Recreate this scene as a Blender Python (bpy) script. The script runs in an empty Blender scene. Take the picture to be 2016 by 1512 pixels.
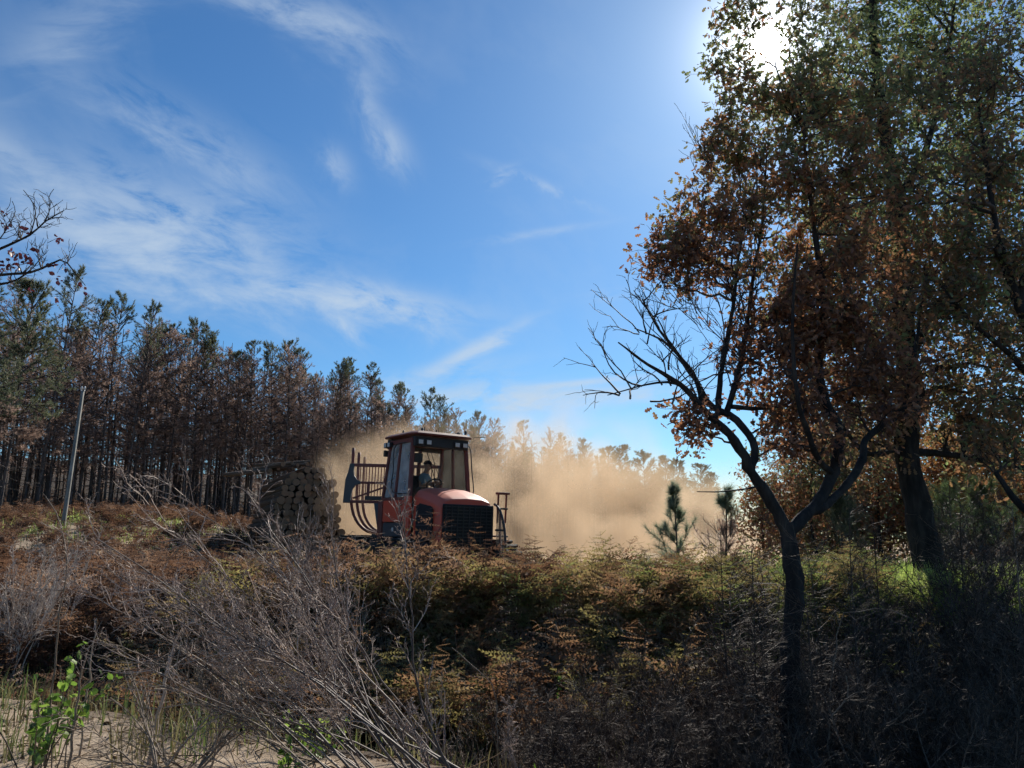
import bpy, bmesh, math, random
import numpy as np
from mathutils import Vector, Matrix

# ------------------------------------------------------------------ camera, sky, sun, exposure
SC = bpy.context.scene
COL = SC.collection
R = math.radians
PITCH = R(11.5)
FOC = 1515.0                       # focal length of the photograph in its own pixels (2016 wide)
CAM_Z = 1.6

cam_data = bpy.data.cameras.new('camera')
cam_data.sensor_width = 36.0
cam_data.lens = FOC / 2016.0 * 36.0
cam_data.clip_start = 0.05
cam_data.clip_end = 6000.0
cam = bpy.data.objects.new('camera', cam_data)
COL.objects.link(cam)
cam.location = (0, 0, CAM_Z)
cam.rotation_euler = (R(90) + PITCH, 0, 0)
SC.camera = cam

SUN_DIR = Vector((0.3327, 0.8916, 0.6334)).normalized()
SUN_EL = math.asin(SUN_DIR.z)
SUN_AZ = math.atan2(SUN_DIR.x, SUN_DIR.y)

def pixel_dir(px, py):
    r = (px - 1008.0) / FOC
    u = (756.0 - py) / FOC
    return Vector((r, math.cos(PITCH) - u * math.sin(PITCH), math.sin(PITCH) + u * math.cos(PITCH)))

def at(px, py, Y):
    """world point that stands Y metres ahead in the direction of a place in the photograph"""
    d = pixel_dir(px, py)
    k = Y / d.y
    return np.array((d.x * k, Y, CAM_Z + d.z * k))

def make_world():
    w = bpy.data.worlds.new('World')
    SC.world = w
    w.use_nodes = True
    nt = w.node_tree
    nt.nodes.clear()
    N, L = nt.nodes, nt.links
    def math_n(op, a, b=None, c=None, clamp=False):
        n = N.new('ShaderNodeMath'); n.operation = op; n.use_clamp = clamp
        for i, v in enumerate((a, b, c)):
            if v is None: continue
            if isinstance(v, (int, float)): n.inputs[i].default_value = v
            else: L.new(v, n.inputs[i])
        return n.outputs[0]
    def dot(v, vec):
        n = N.new('ShaderNodeVectorMath'); n.operation = 'DOT_PRODUCT'
        L.new(v, n.inputs[0]); n.inputs[1].default_value = tuple(vec)
        return n.outputs['Value']
    def mixc(fac, a, b, mode='MIX'):
        n = N.new('ShaderNodeMix'); n.data_type = 'RGBA'; n.blend_type = mode
        n.clamp_factor = True
        if isinstance(fac, (int, float)): n.inputs[0].default_value = fac
        else: L.new(fac, n.inputs[0])
        for s, v in ((6, a), (7, b)):
            if isinstance(v, tuple): n.inputs[s].default_value = (*v, 1)
            else: L.new(v, n.inputs[s])
        return n.outputs[2]
    sky = N.new('ShaderNodeTexSky')
    sky.sky_type = 'NISHITA'
    sky.sun_disc = False
    sky.sun_elevation = SUN_EL
    sky.sun_rotation = SUN_AZ
    sky.altitude = 150
    sky.air_density = 1.0
    sky.dust_density = 0.25
    sky.ozone_density = 2.5
    tc = N.new('ShaderNodeTexCoord')
    D = tc.outputs['Generated']
    hs = N.new('ShaderNodeHueSaturation')
    hs.inputs['Saturation'].default_value = SKY_SAT
    hs.inputs['Value'].default_value = 1.0
    L.new(sky.outputs[0], hs.inputs['Color'])
    col = hs.outputs[0]
    col = mixc(1.0, col, SKY_TINT, 'MULTIPLY')
    # thin cirrus: wisps, each with its own place on the sky, length and width; the fibres of a family run one way
    sep = N.new('ShaderNodeSeparateXYZ'); L.new(D, sep.inputs[0])
    c0 = pixel_dir(700, 420).normalized()
    e0 = Vector((1, 0, 0)); e0 = (e0 - c0 * e0.dot(c0)).normalized()
    f0 = e0.cross(c0)
    if f0.z < 0: f0 = -f0
    fam = {}
    for k, (ang, sx, sy, dist) in enumerate(FIBRES):
        a = e0 * math.cos(R(ang)) + f0 * math.sin(R(ang)); b = -e0 * math.sin(R(ang)) + f0 * math.cos(R(ang))
        comb = N.new('ShaderNodeCombineXYZ')
        L.new(dot(D, a * sx), comb.inputs[0]); L.new(dot(D, b * sy), comb.inputs[1])
        comb.inputs[2].default_value = 3.7 * k
        n = N.new('ShaderNodeTexNoise')
        n.inputs['Scale'].default_value = 1.0; n.inputs['Detail'].default_value = 6.0
        n.inputs['Roughness'].default_value = 0.62; n.inputs['Distortion'].default_value = dist
        L.new(comb.outputs[0], n.inputs['Vector'])
        nf = n.outputs['Fac']
        fam[k] = (math_n('MULTIPLY_ADD', nf, 1.9, -0.95), math_n('MULTIPLY_ADD', nf, 2.9, -1.05, clamp=True))
    total = None
    for (px, py, ang, la, lb, amt, k) in CIRRUS:
        c = pixel_dir(px, py).normalized()
        e = pixel_dir(px + 20, py).normalized() - c
        e = (e - c * e.dot(c)).normalized()
        f = c.cross(e)
        if f.z < 0: f = -f
        a = (e * math.cos(R(ang)) + f * math.sin(R(ang)))
        b = (-e * math.sin(R(ang)) + f * math.cos(R(ang)))
        wob, fib = fam[k]
        x = dot(D, a / la)
        y = math_n('ADD', dot(D, b / lb), wob)
        q = math_n('MULTIPLY_ADD', y, y, math_n('MULTIPLY', x, x))
        g = math_n('MULTIPLY', math_n('POWER', 0.3679, q), fib)
        total = math_n('MULTIPLY', g, amt) if total is None else math_n('MULTIPLY_ADD', g, amt, total)
    total = math_n('MULTIPLY', total, math_n('GREATER_THAN', sep.outputs[1], 0.0))
    # an even, faint veil of the same cloud over the whole sky
    zz = math_n('ADD', math_n('MAXIMUM', sep.outputs[2], 0.0), 0.22)
    comb = N.new('ShaderNodeCombineXYZ')
    L.new(math_n('MULTIPLY', math_n('DIVIDE', sep.outputs[0], zz), 1.1), comb.inputs[0])
    L.new(math_n('MULTIPLY', math_n('DIVIDE', sep.outputs[1], zz), 0.55), comb.inputs[1])
    n = N.new('ShaderNodeTexNoise')
    n.inputs['Scale'].default_value = 1.3; n.inputs['Detail'].default_value = 6.0
    n.inputs['Roughness'].default_value = 0.6; n.inputs['Distortion'].default_value = 0.6
    L.new(comb.outputs[0], n.inputs['Vector'])
    veil = math_n('MULTIPLY', math_n('SUBTRACT', n.outputs['Fac'], 0.50), 1.0, clamp=True)
    total = math_n('ADD', total, veil)
    total = math_n('MULTIPLY', math_n('SUBTRACT', 1.0, math_n('POWER', 0.3679, total)), 0.95)   # cloud grows opaque softly
    col = mixc(total, col, CLOUD_COL)
    # the sun: an enlarged disc and soft glow painted into the sky as lens bloom
    cs = dot(D, SUN_DIR)
    ang = math_n('ARCCOSINE', math_n('MINIMUM', cs, 1.0))
    def lobe(width, amount, power=1.0):
        q = math_n('POWER', math_n('DIVIDE', ang, R(width)), power)
        return math_n('MULTIPLY', math_n('EXPONENT', math_n('MULTIPLY', q, -1.0)), amount)
    glow = None
    for wd, am, pw in SUN_GLOW:
        g = lobe(wd, am, pw)
        glow = g if glow is None else math_n('ADD', glow, g)
    gc = mixc(1.0, glow, (1.0, 0.97, 0.93), 'MULTIPLY')
    col = mixc(1.0, col, gc, 'ADD')
    bg = N.new('ShaderNodeBackground')
    bg.inputs['Strength'].default_value = SKY_STRENGTH
    L.new(col, bg.inputs['Color'])
    out = N.new('ShaderNodeOutputWorld')
    L.new(bg.outputs[0], out.inputs['Surface'])
    w.cycles.sampling_method = 'MANUAL'
    w.cycles.sample_map_resolution = 1024

SKY_STRENGTH = 0.075
SKY_SAT = 1.14
SKY_TINT = (0.62, 0.92, 1.10)
CLOUD_COL = (5.6, 6.7, 7.9)
SUN_GLOW = ((0.85, 900.0, 4.0), (1.3, 70.0, 1.0), (4.5, 3.0, 1.0), (14.0, 0.5, 1.0))
# families of fibres: direction, scale along, scale across, distortion
FIBRES = ((-12, 12, 30, 0.35), (-35, 13, 30, 0.35), (10, 11, 36, 0.35), (-62, 17, 28, 0.5))
#          place in the picture, slope, length, width (radians), amount, family
CIRRUS = (
    (310, 430, -14, 0.150, 0.050, 1.25, 0),
    (240, 520, -8, 0.11, 0.055, 0.70, 0),
    (450, 585, -28, 0.080, 0.018, 0.85, 1),
    (380, 275, -30, 0.115, 0.032, 0.60, 1),
    (30, 320, -48, 0.11, 0.022, 0.60, 1),
    (700, 588, -7, 0.115, 0.019, 2.0, 0),
    (680, 640, -42, 0.032, 0.013, 1.4, 1),
    (790, 605, -28, 0.070, 0.015, 1.3, 1),
    (930, 690, 28, 0.066, 0.0095, 2.1, 2),
    (850, 738, 9, 0.10, 0.012, 0.85, 2),
    (1060, 782, 3, 0.18, 0.0105, 2.0, 2),
    (960, 775, 4, 0.075, 0.018, 1.5, 2),
    (1150, 752, 6, 0.10, 0.0040, 1.5, 2),
    (765, 275, -55, 0.036, 0.019, 1.05, 3),
    (725, 190, -80, 0.034, 0.014, 0.45, 3),
    (700, 70, -30, 0.060, 0.034, 0.48, 1),
    (640, 45, -20, 0.070, 0.022, 0.55, 0),
    (530, 10, -14, 0.10, 0.014, 0.60, 0),
    (1065, 366, -22, 0.058, 0.0065, 1.20, 1),
    (985, 350, 35, 0.020, 0.007, 1.10, 2),
    (1050, 460, 9, 0.070, 0.0050, 0.60, 2),
    (1190, 580, 9, 0.022, 0.0055, 1.00, 2),
    (120, 60, 35, 0.11, 0.030, 0.36, 2),
    (665, 325, -60, 0.026, 0.018, 0.60, 3),
)
make_world()

sun_data = bpy.data.lights.new('sun', 'SUN')
sun_data.energy = 5.0
sun_data.angle = R(0.53)
sun_data.color = (1.0, 0.93, 0.82)
sun = bpy.data.objects.new('sun', sun_data)
COL.objects.link(sun)
sun.location = tuple(SUN_DIR * 60)
sun.rotation_euler = SUN_DIR.to_track_quat('Z', 'Y').to_euler()

SC.view_settings.view_transform = 'Standard'
SC.view_settings.look = 'None'
SC.view_settings.gamma = 1.0
SC.view_settings.use_curve_mapping = False
SC.view_settings.exposure = 0.42
SC.cycles.max_bounces = 6
SC.cycles.transparent_max_bounces = 24
SC.cycles.volume_bounces = 2
SC.cycles.use_denoising = True
SC.cycles.use_adaptive_sampling = True
SC.cycles.adaptive_threshold = 0.025
SC.cycles.adaptive_min_samples = 16
SC.cycles.sample_clamp_indirect = 6.0

rng = np.random.default_rng(7)
random.seed(7)

# ------------------------------------------------------------------ geometry helpers
def unit(v):
    return v / np.maximum(np.linalg.norm(v, axis=-1, keepdims=True), 1e-9)

def smooth(a, b, x):
    t = np.clip((x - a) / (b - a), 0, 1)
    return t * t * (3 - 2 * t)

class Geo:
    """collects vertices, faces and one number per vertex (for colour); builds ONE mesh object"""
    def __init__(self):
        self.v, self.f, self.r, self.m, self.n = [], [], [], [], 0
    def add(self, V, F, rnd=0.5, mat=0):
        V = np.asarray(V, float).reshape(-1, 3)
        F = np.asarray(F, int)
        self.v.append(V)
        self.f.append(F + self.n)
        self.r.append(np.broadcast_to(np.asarray(rnd, float), (len(V),)) if np.ndim(rnd) == 0 else np.asarray(rnd, float))
        self.m.append(np.full(len(F), mat, int))
        self.n += len(V)
        return self
    def mesh(self, name, mats, flat=True):
        me = bpy.data.meshes.new(name)
        V = np.concatenate(self.v) if self.v else np.zeros((0, 3))
        me.vertices.add(len(V))
        me.vertices.foreach_set('co', V.astype(np.float32).ravel())
        nl = sum(f.size for f in self.f)
        npoly = sum(len(f) for f in self.f)
        me.loops.add(nl)
        me.polygons.add(npoly)
        me.loops.foreach_set('vertex_index', np.concatenate([f.ravel() for f in self.f]).astype(np.int32))
        tot = np.concatenate([np.full(len(f), f.shape[1]) for f in self.f])
        start = np.concatenate([[0], np.cumsum(tot)[:-1]])
        me.polygons.foreach_set('loop_start', start.astype(np.int32))
        me.polygons.foreach_set('material_index', np.concatenate(self.m).astype(np.int32))
        if not flat:
            me.polygons.foreach_set('use_smooth', np.ones(npoly, bool))
        at_ = me.attributes.new('rnd', 'FLOAT', 'POINT')
        at_.data.foreach_set('value', np.concatenate(self.r).astype(np.float32))
        me.update(calc_edges=True)
        for m in (mats if isinstance(mats, (list, tuple)) else [mats]):
            me.materials.append(m)
        return me
    def build(self, name, mats, parent=None, flat=True):
        return link(name, self.mesh(name, mats, flat), parent)

def link(name, data, parent=None):
    o = bpy.data.objects.new(name, data)
    COL.objects.link(o)
    if parent is not None: o.parent = parent
    return o

def tag(o, label=None, category=None, group=None, kind=None):
    if label: o['label'] = label
    if category: o['category'] = category
    if group: o['group'] = group
    if kind: o['kind'] = kind
    return o

def empty(name, loc=(0, 0, 0), rz=0.0, scale=1.0):
    o = bpy.data.objects.new(name, None)
    COL.objects.link(o)
    o.location = tuple(loc)
    o.rotation_euler = (0, 0, rz)
    o.scale = (scale,) * 3
    o.empty_display_size = 0.2
    return o

def copy_thing(root, loc, rz, scale):
    c = root.copy()
    COL.objects.link(c)
    for k in ('label', 'group'):
        if k in c: del c[k]
    c.location = tuple(loc); c.rotation_euler = (0, 0, rz)
    c.scale = (scale,) * 3 if np.ndim(scale) == 0 else tuple(scale)
    for ch in root.children:
        d = ch.copy(); COL.objects.link(d); d.parent = c
        for gch in ch.children:
            e = gch.copy(); COL.objects.link(e); e.parent = d
    return c

def tubes(P, Rd, sides=3):
    """P (N,K,3) centre lines, Rd (N,K) radii -> vertices, quads"""
    P = np.asarray(P, float); Rd = np.asarray(Rd, float)
    N, K, _ = P.shape
    T = unit(np.gradient(P, axis=1))
    mean = unit(P[:, -1] - P[:, 0])
    ref = np.where(np.abs(mean[:, 2:3]) < 0.8, np.array([[0, 0, 1.0]]), np.array([[1.0, 0.2, 0]]))
    A = unit(np.cross(T, ref[:, None, :]))
    B = np.cross(T, A)
    an = np.arange(sides) * 2 * np.pi / sides
    V = P[:, :, None, :] + Rd[:, :, None, None] * (np.cos(an)[None, None, :, None] * A[:, :, None, :] + np.sin(an)[None, None, :, None] * B[:, :, None, :])
    idx = np.arange(N * K * sides).reshape(N, K, sides)
    nx = np.roll(idx, -1, axis=2)
    F = np.stack([idx[:, :-1], nx[:, :-1], nx[:, 1:], idx[:, 1:]], -1).reshape(-1, 4)
    return V.reshape(-1, 3), F

def add_tubes(g, P, Rd, sides=3, rnd=None, mat=0):
    if len(P) == 0: return
    V, F = tubes(P, Rd, sides)
    N, K = np.shape(P)[:2]
    r = rng.random(N) if rnd is None else np.broadcast_to(rnd, (N,))
    g.add(V, F, np.repeat(r, K * sides), mat)

def grow(S, D, Ln, K=5, wander=0.15, lift=0.0, bend=None):
    """crooked centre lines from starts S along D (N,3), lengths Ln"""
    N = len(S)
    P = np.zeros((N, K, 3)); P[:, 0] = S
    d = unit(np.array(D, float))
    step = (np.asarray(Ln) / (K - 1))[:, None]
    for k in range(1, K):
        d = d + rng.normal(0, wander, (N, 3))
        d[:, 2] += lift
        if bend is not None: d = d + bend
        d = unit(d)
        P[:, k] = P[:, k - 1] + d * step
    return P

def spawn(P, n, t0, t1, ang, angv=0.15):
    """n children on each centre line: start points, directions, place along the parent, parent index"""
    N, K, _ = P.shape
    t = t0 + (t1 - t0) * (np.arange(n)[None, :] + rng.random((N, n))) / n
    x = np.clip(t * (K - 1), 0, K - 1.001)
    i = x.astype(int); fr = (x - i)[..., None]
    rows = np.arange(N)[:, None]
    S = P[rows, i] * (1 - fr) + P[rows, i + 1] * fr
    T = unit(P[rows, i + 1] - P[rows, i])
    ra = unit(np.cross(T, rng.normal(0, 1, T.shape)))
    a = ang + rng.normal(0, angv, t.shape)
    D = T * np.cos(a)[..., None] + ra * np.sin(a)[..., None]
    par = np.broadcast_to(rows, t.shape)
    return S.reshape(-1, 3), D.reshape(-1, 3), t.ravel(), par.ravel()

def taper(r0, K, tip=0.25):
    r0 = np.asarray(r0, float)
    return r0[:, None] * np.linspace(1, tip, K)[None, :]

def frames(N, face=None, spread=1.0):
    """random rotation matrices (N,3,3), columns = axes"""
    a = unit(rng.normal(0, 1, (N, 3)))
    if face is not None: a = unit(a * spread + face)
    b = unit(np.cross(a, rng.normal(0, 1, (N, 3))))
    c = np.cross(a, b)
    return np.stack([a, b, c], -1)

def scatter(g, TV, TF, pos, M, scale, rnd=None, mat=0):
    """copies of a small template (TV verts, TF faces) into one mesh"""
    N = len(pos)
    if N == 0: return
    V = np.einsum('nij,kj->nki', M, TV) * np.reshape(scale, (-1, 1, 1)) + pos[:, None, :]
    F = TF[None, :, :] + (np.arange(N) * len(TV))[:, None, None]
    r = rng.random(N) if rnd is None else np.broadcast_to(rnd, (N,))
    g.add(V.reshape(-1, 3), F.reshape(-1, TF.shape[1]), np.repeat(r, len(TV)), mat)

def resample(pts, K):
    pts = np.asarray(pts, float)
    # Catmull-Rom through the points
    seg = np.linalg.norm(np.diff(pts[:, :3], axis=0), axis=1)
    s = np.concatenate([[0], np.cumsum(seg)]); s /= s[-1]
    q = np.linspace(0, 1, K)
    ext = np.vstack([2 * pts[0] - pts[1], pts, 2 * pts[-1] - pts[-2]])
    out = []
    for t in q:
        i = min(np.searchsorted(s, t, side='right') - 1, len(pts) - 2)
        u = (t - s[i]) / max(s[i + 1] - s[i], 1e-9)
        p0, p1, p2, p3 = ext[i], ext[i + 1], ext[i + 2], ext[i + 3]
        out.append(0.5 * (2 * p1 + (p2 - p0) * u + (2 * p0 - 5 * p1 + 4 * p2 - p3) * u * u + (3 * p1 - p0 - 3 * p2 + p3) * u ** 3))
    return np.array(out)

# ------------------------------------------------------------------ materials
def new_mat(name):
    m = bpy.data.materials.new(name)
    m.use_nodes = True
    nt = m.node_tree
    nt.nodes.clear()
    return m, nt.nodes, nt.links

def ramp_node(N, stops):
    cr = N.new('ShaderNodeValToRGB')
    el = cr.color_ramp.elements
    while len(el) < len(stops): el.new(0.5)
    for e, (p, c) in zip(el, stops):
        e.position = p; e.color = (*c, 1)
    return cr

def even_stops(cols):
    n = len(cols)
    return [(i / (n - 1), c) for i, c in enumerate(cols)]

def leaf_mat(name, cols, trans=0.4, gloss=0.06, rough=0.45):
    m, N, L = new_mat(name)
    a = N.new('ShaderNodeAttribute'); a.attribute_name = 'rnd'
    oi = N.new('ShaderNodeObjectInfo')
    ad = N.new('ShaderNodeMath'); ad.operation = 'MULTIPLY_ADD'
    L.new(oi.outputs['Random'], ad.inputs[0]); ad.inputs[1].default_value = 0.24
    sb = N.new('ShaderNodeMath'); sb.operation = 'SUBTRACT'
    L.new(a.outputs['Fac'], sb.inputs[0]); sb.inputs[1].default_value = 0.12
    L.new(sb.outputs[0], ad.inputs[2])
    cr = ramp_node(N, even_stops(cols)); L.new(ad.outputs[0], cr.inputs[0])
    d = N.new('ShaderNodeBsdfDiffuse'); L.new(cr.outputs[0], d.inputs[0])
    t = N.new('ShaderNodeBsdfTranslucent'); L.new(cr.outputs[0], t.inputs[0])
    mx = N.new('ShaderNodeMixShader'); mx.inputs[0].default_value = trans
    L.new(d.outputs[0], mx.inputs[1]); L.new(t.outputs[0], mx.inputs[2])
    gl = N.new('ShaderNodeBsdfGlossy'); gl.inputs['Roughness'].default_value = rough
    gl.inputs['Color'].default_value = (1, 1, 1, 1)
    m2 = N.new('ShaderNodeMixShader'); m2.inputs[0].default_value = gloss
    L.new(mx.outputs[0], m2.inputs[1]); L.new(gl.outputs[0], m2.inputs[2])
    o = N.new('ShaderNodeOutputMaterial'); L.new(m2.outputs[0], o.inputs['Surface'])
    return m

def twig_mat(name, cols, rough=0.7, spec=0.3):
    m, N, L = new_mat(name)
    a = N.new('ShaderNodeAttribute'); a.attribute_name = 'rnd'
    cr = ramp_node(N, even_stops(cols)); L.new(a.outputs['Fac'], cr.inputs[0])
    p = N.new('ShaderNodeBsdfPrincipled')
    L.new(cr.outputs[0], p.inputs['Base Color'])
    p.inputs['Roughness'].default_value = rough
    p.inputs['Specular IOR Level'].default_value = spec
    o = N.new('ShaderNodeOutputMaterial'); L.new(p.outputs[0], o.inputs['Surface'])
    return m

def rough_mat(name, cols, scale=6.0, rough=0.85, bump=0.4, dist=0.02, stretch=(1, 1, 1), spec=0.3, metal=0.0, detail=6.0):
    m, N, L = new_mat(name)
    tc = N.new('ShaderNodeTexCoord')
    mp = N.new('ShaderNodeMapping'); mp.inputs['Scale'].default_value = stretch
    L.new(tc.outputs['Object'], mp.inputs[0])
    n = N.new('ShaderNodeTexNoise'); n.inputs['Scale'].default_value = scale
    n.inputs['Detail'].default_value = detail; n.inputs['Roughness'].default_value = 0.65
    L.new(mp.outputs[0], n.inputs['Vector'])
    k = len(cols)
    st = [(0.3 + 0.4 * i / max(k - 1, 1), c) for i, c in enumerate(cols)]
    cr = ramp_node(N, st); L.new(n.outputs['Fac'], cr.inputs[0])
    p = N.new('ShaderNodeBsdfPrincipled')
    L.new(cr.outputs[0], p.inputs['Base Color'])
    p.inputs['Roughness'].default_value = rough
    p.inputs['Metallic'].default_value = metal
    p.inputs['Specular IOR Level'].default_value = spec
    b = N.new('ShaderNodeBump'); b.inputs['Strength'].default_value = bump; b.inputs['Distance'].default_value = dist
    L.new(n.outputs['Fac'], b.inputs['Height']); L.new(b.outputs[0], p.inputs['Normal'])
    o = N.new('ShaderNodeOutputMaterial'); L.new(p.outputs[0], o.inputs['Surface'])
    return m

def paint_mat(name, base, dust=(0.30, 0.22, 0.14), amount=0.35, rough=0.42, metal=0.0):
    """old machine paint with settled dust in patches; on top the dust tint also paints in sun sheen"""
    m, N, L = new_mat(name)
    tc = N.new('ShaderNodeTexCoord')
    n = N.new('ShaderNodeTexNoise'); n.inputs['Scale'].default_value = 2.6
    n.inputs['Detail'].default_value = 8; n.inputs['Roughness'].default_value = 0.7
    L.new(tc.outputs['Object'], n.inputs['Vector'])
    ge = N.new('ShaderNodeNewGeometry')
    sx = N.new('ShaderNodeSeparateXYZ'); L.new(ge.outputs['Normal'], sx.inputs[0])
    up = N.new('ShaderNodeMath'); up.operation = 'MULTIPLY_ADD'; up.use_clamp = True
    L.new(sx.outputs[2], up.inputs[0]); up.inputs[1].default_value = 0.30; up.inputs[2].default_value = 0.0  # upward faces made paler, sun sheen put into the colour
    mr = N.new('ShaderNodeMapRange'); L.new(n.outputs['Fac'], mr.inputs[0])
    mr.inputs[1].default_value = 0.38; mr.inputs[2].default_value = 0.75
    mr.inputs[3].default_value = 0.0; mr.inputs[4].default_value = amount
    ad = N.new('ShaderNodeMath'); ad.operation = 'ADD'; ad.use_clamp = True
    L.new(up.outputs[0], ad.inputs[0]); L.new(mr.outputs[0], ad.inputs[1])
    mx = N.new('ShaderNodeMix'); mx.data_type = 'RGBA'
    L.new(ad.outputs[0], mx.inputs[0])
    mx.inputs[6].default_value = (*base, 1); mx.inputs[7].default_value = (*dust, 1)
    p = N.new('ShaderNodeBsdfPrincipled')
    L.new(mx.outputs[2], p.inputs['Base Color'])
    p.inputs['Metallic'].default_value = metal
    rr = N.new('ShaderNodeMapRange'); L.new(ad.outputs[0], rr.inputs[0])
    rr.inputs[3].default_value = rough; rr.inputs[4].default_value = 0.85
    L.new(rr.outputs[0], p.inputs['Roughness'])
    b = N.new('ShaderNodeBump'); b.inputs['Strength'].default_value = 0.12; b.inputs['Distance'].default_value = 0.01
    L.new(n.outputs['Fac'], b.inputs['Height']); L.new(b.outputs[0], p.inputs['Normal'])
    o = N.new('ShaderNodeOutputMaterial'); L.new(p.outputs[0], o.inputs['Surface'])
    return m

def plain_mat(name, c, rough=0.6, metal=0.0, spec=0.4):
    m, N, L = new_mat(name)
    p = N.new('ShaderNodeBsdfPrincipled')
    p.inputs['Base Color'].default_value = (*c, 1)
    p.inputs['Roughness'].default_value = rough
    p.inputs['Metallic'].default_value = metal
    p.inputs['Specular IOR Level'].default_value = spec
    o = N.new('ShaderNodeOutputMaterial'); L.new(p.outputs[0], o.inputs['Surface'])
    return m

def glass_mat(name, dirt=0.25, tint=(0.86, 0.92, 0.93), dust=(0.42, 0.38, 0.32), ior=1.5):
    m, N, L = new_mat(name)
    tr = N.new('ShaderNodeBsdfTransparent'); tr.inputs[0].default_value = (*tint, 1)
    gl = N.new('ShaderNodeBsdfGlossy'); gl.inputs['Roughness'].default_value = 0.05
    fr = N.new('ShaderNodeFresnel'); fr.inputs[0].default_value = ior
    mx = N.new('ShaderNodeMixShader'); L.new(fr.outputs[0], mx.inputs[0])
    L.new(tr.outputs[0], mx.inputs[1]); L.new(gl.outputs[0], mx.inputs[2])
    d = N.new('ShaderNodeBsdfDiffuse'); d.inputs[0].default_value = (*dust, 1)
    t = N.new('ShaderNodeBsdfTranslucent'); t.inputs[0].default_value = (*dust, 1)
    dm = N.new('ShaderNodeMixShader'); dm.inputs[0].default_value = 0.5
    L.new(d.outputs[0], dm.inputs[1]); L.new(t.outputs[0], dm.inputs[2])
    tc = N.new('ShaderNodeTexCoord')
    n = N.new('ShaderNodeTexNoise'); n.inputs['Scale'].default_value = 3.0; n.inputs['Detail'].default_value = 8
    L.new(tc.outputs['Object'], n.inputs['Vector'])
    mr = N.new('ShaderNodeMapRange'); L.new(n.outputs['Fac'], mr.inputs[0])
    mr.inputs[1].default_value = 0.3; mr.inputs[2].default_value = 0.75
    mr.inputs[3].default_value = dirt * 0.4; mr.inputs[4].default_value = dirt * 1.6
    m2 = N.new('ShaderNodeMixShader'); L.new(mr.outputs[0], m2.inputs[0])
    L.new(mx.outputs[0], m2.inputs[1]); L.new(dm.outputs[0], m2.inputs[2])
    o = N.new('ShaderNodeOutputMaterial'); L.new(m2.outputs[0], o.inputs['Surface'])
    return m

M = {}
M['oak_bark'] = rough_mat('oak_bark', [(0.006, 0.006, 0.007), (0.022, 0.02, 0.019), (0.05, 0.045, 0.04)], 9, 0.9, 0.9, 0.03, (1, 1, 0.25))
M['pine_bark'] = rough_mat('pine_bark', [(0.03, 0.026, 0.025), (0.09, 0.073, 0.066), (0.19, 0.15, 0.13)], 5, 0.9, 0.8, 0.03, (1, 1, 0.3))
M['oak_twig'] = twig_mat('oak_twig', [(0.015, 0.013, 0.013), (0.04, 0.034, 0.03), (0.09, 0.075, 0.065)])
M['oak_leaf'] = leaf_mat('oak_leaf', [(0.13, 0.065, 0.04), (0.26, 0.125, 0.068), (0.36, 0.165, 0.075), (0.25, 0.155, 0.08), (0.21, 0.19, 0.085), (0.17, 0.20, 0.085)], 0.6, 0.03, 0.5)
M['oak_leaf_green'] = leaf_mat('oak_leaf_green', [(0.11, 0.095, 0.055), (0.20, 0.13, 0.068), (0.31, 0.15, 0.068), (0.18, 0.165, 0.075), (0.15, 0.18, 0.075), (0.21, 0.27, 0.10)], 0.6, 0.03, 0.5)
M['rust_leaf'] = leaf_mat('rust_leaf', [(0.12, 0.045, 0.022), (0.26, 0.095, 0.032), (0.36, 0.15, 0.05), (0.26, 0.13, 0.05), (0.44, 0.26, 0.085)], 0.62, 0.03)
M['needle_young'] = leaf_mat('needle_young', [(0.09, 0.13, 0.085), (0.15, 0.20, 0.13), (0.22, 0.27, 0.18), (0.32, 0.36, 0.25)], 0.5, 0.04)
M['red_leaf'] = leaf_mat('red_leaf', [(0.05, 0.012, 0.018), (0.10, 0.016, 0.024), (0.16, 0.025, 0.03)], 0.3)
M['needle_brown'] = leaf_mat('needle_brown', [(0.17, 0.12, 0.10), (0.29, 0.205, 0.165), (0.40, 0.285, 0.23), (0.52, 0.39, 0.32)], 0.52, 0.0)
M['needle_green'] = leaf_mat('needle_green', [(0.07, 0.085, 0.055), (0.11, 0.135, 0.08), (0.16, 0.18, 0.105), (0.23, 0.24, 0.15)], 0.45, 0.03)
M['needle_lime'] = leaf_mat('needle_lime', [(0.05, 0.08, 0.03), (0.09, 0.13, 0.045), (0.14, 0.19, 0.07)], 0.4, 0.08)
M['fern_rust'] = leaf_mat('fern_rust', [(0.055, 0.03, 0.02), (0.115, 0.06, 0.036), (0.18, 0.10, 0.06), (0.29, 0.18, 0.115)], 0.52, 0.02, 0.6)
M['fern_mixed'] = leaf_mat('fern_mixed', [(0.08, 0.045, 0.026), (0.17, 0.085, 0.045), (0.26, 0.15, 0.08), (0.33, 0.21, 0.11), (0.19, 0.16, 0.06), (0.29, 0.25, 0.09)], 0.58, 0.02, 0.6)
M['fern_green'] = leaf_mat('fern_green', [(0.13, 0.09, 0.045), (0.26, 0.18, 0.08), (0.22, 0.19, 0.07), (0.20, 0.24, 0.07), (0.32, 0.36, 0.12)], 0.58, 0.02, 0.6)
M['grass'] = leaf_mat('grass', [(0.08, 0.065, 0.03), (0.16, 0.13, 0.06), (0.10, 0.12, 0.035), (0.12, 0.18, 0.05), (0.28, 0.25, 0.12)], 0.4, 0.02, 0.6)
M['grass_bright'] = leaf_mat('grass_bright', [(0.16, 0.20, 0.05), (0.24, 0.36, 0.07), (0.36, 0.48, 0.11), (0.48, 0.54, 0.16)], 0.6, 0.06)
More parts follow.
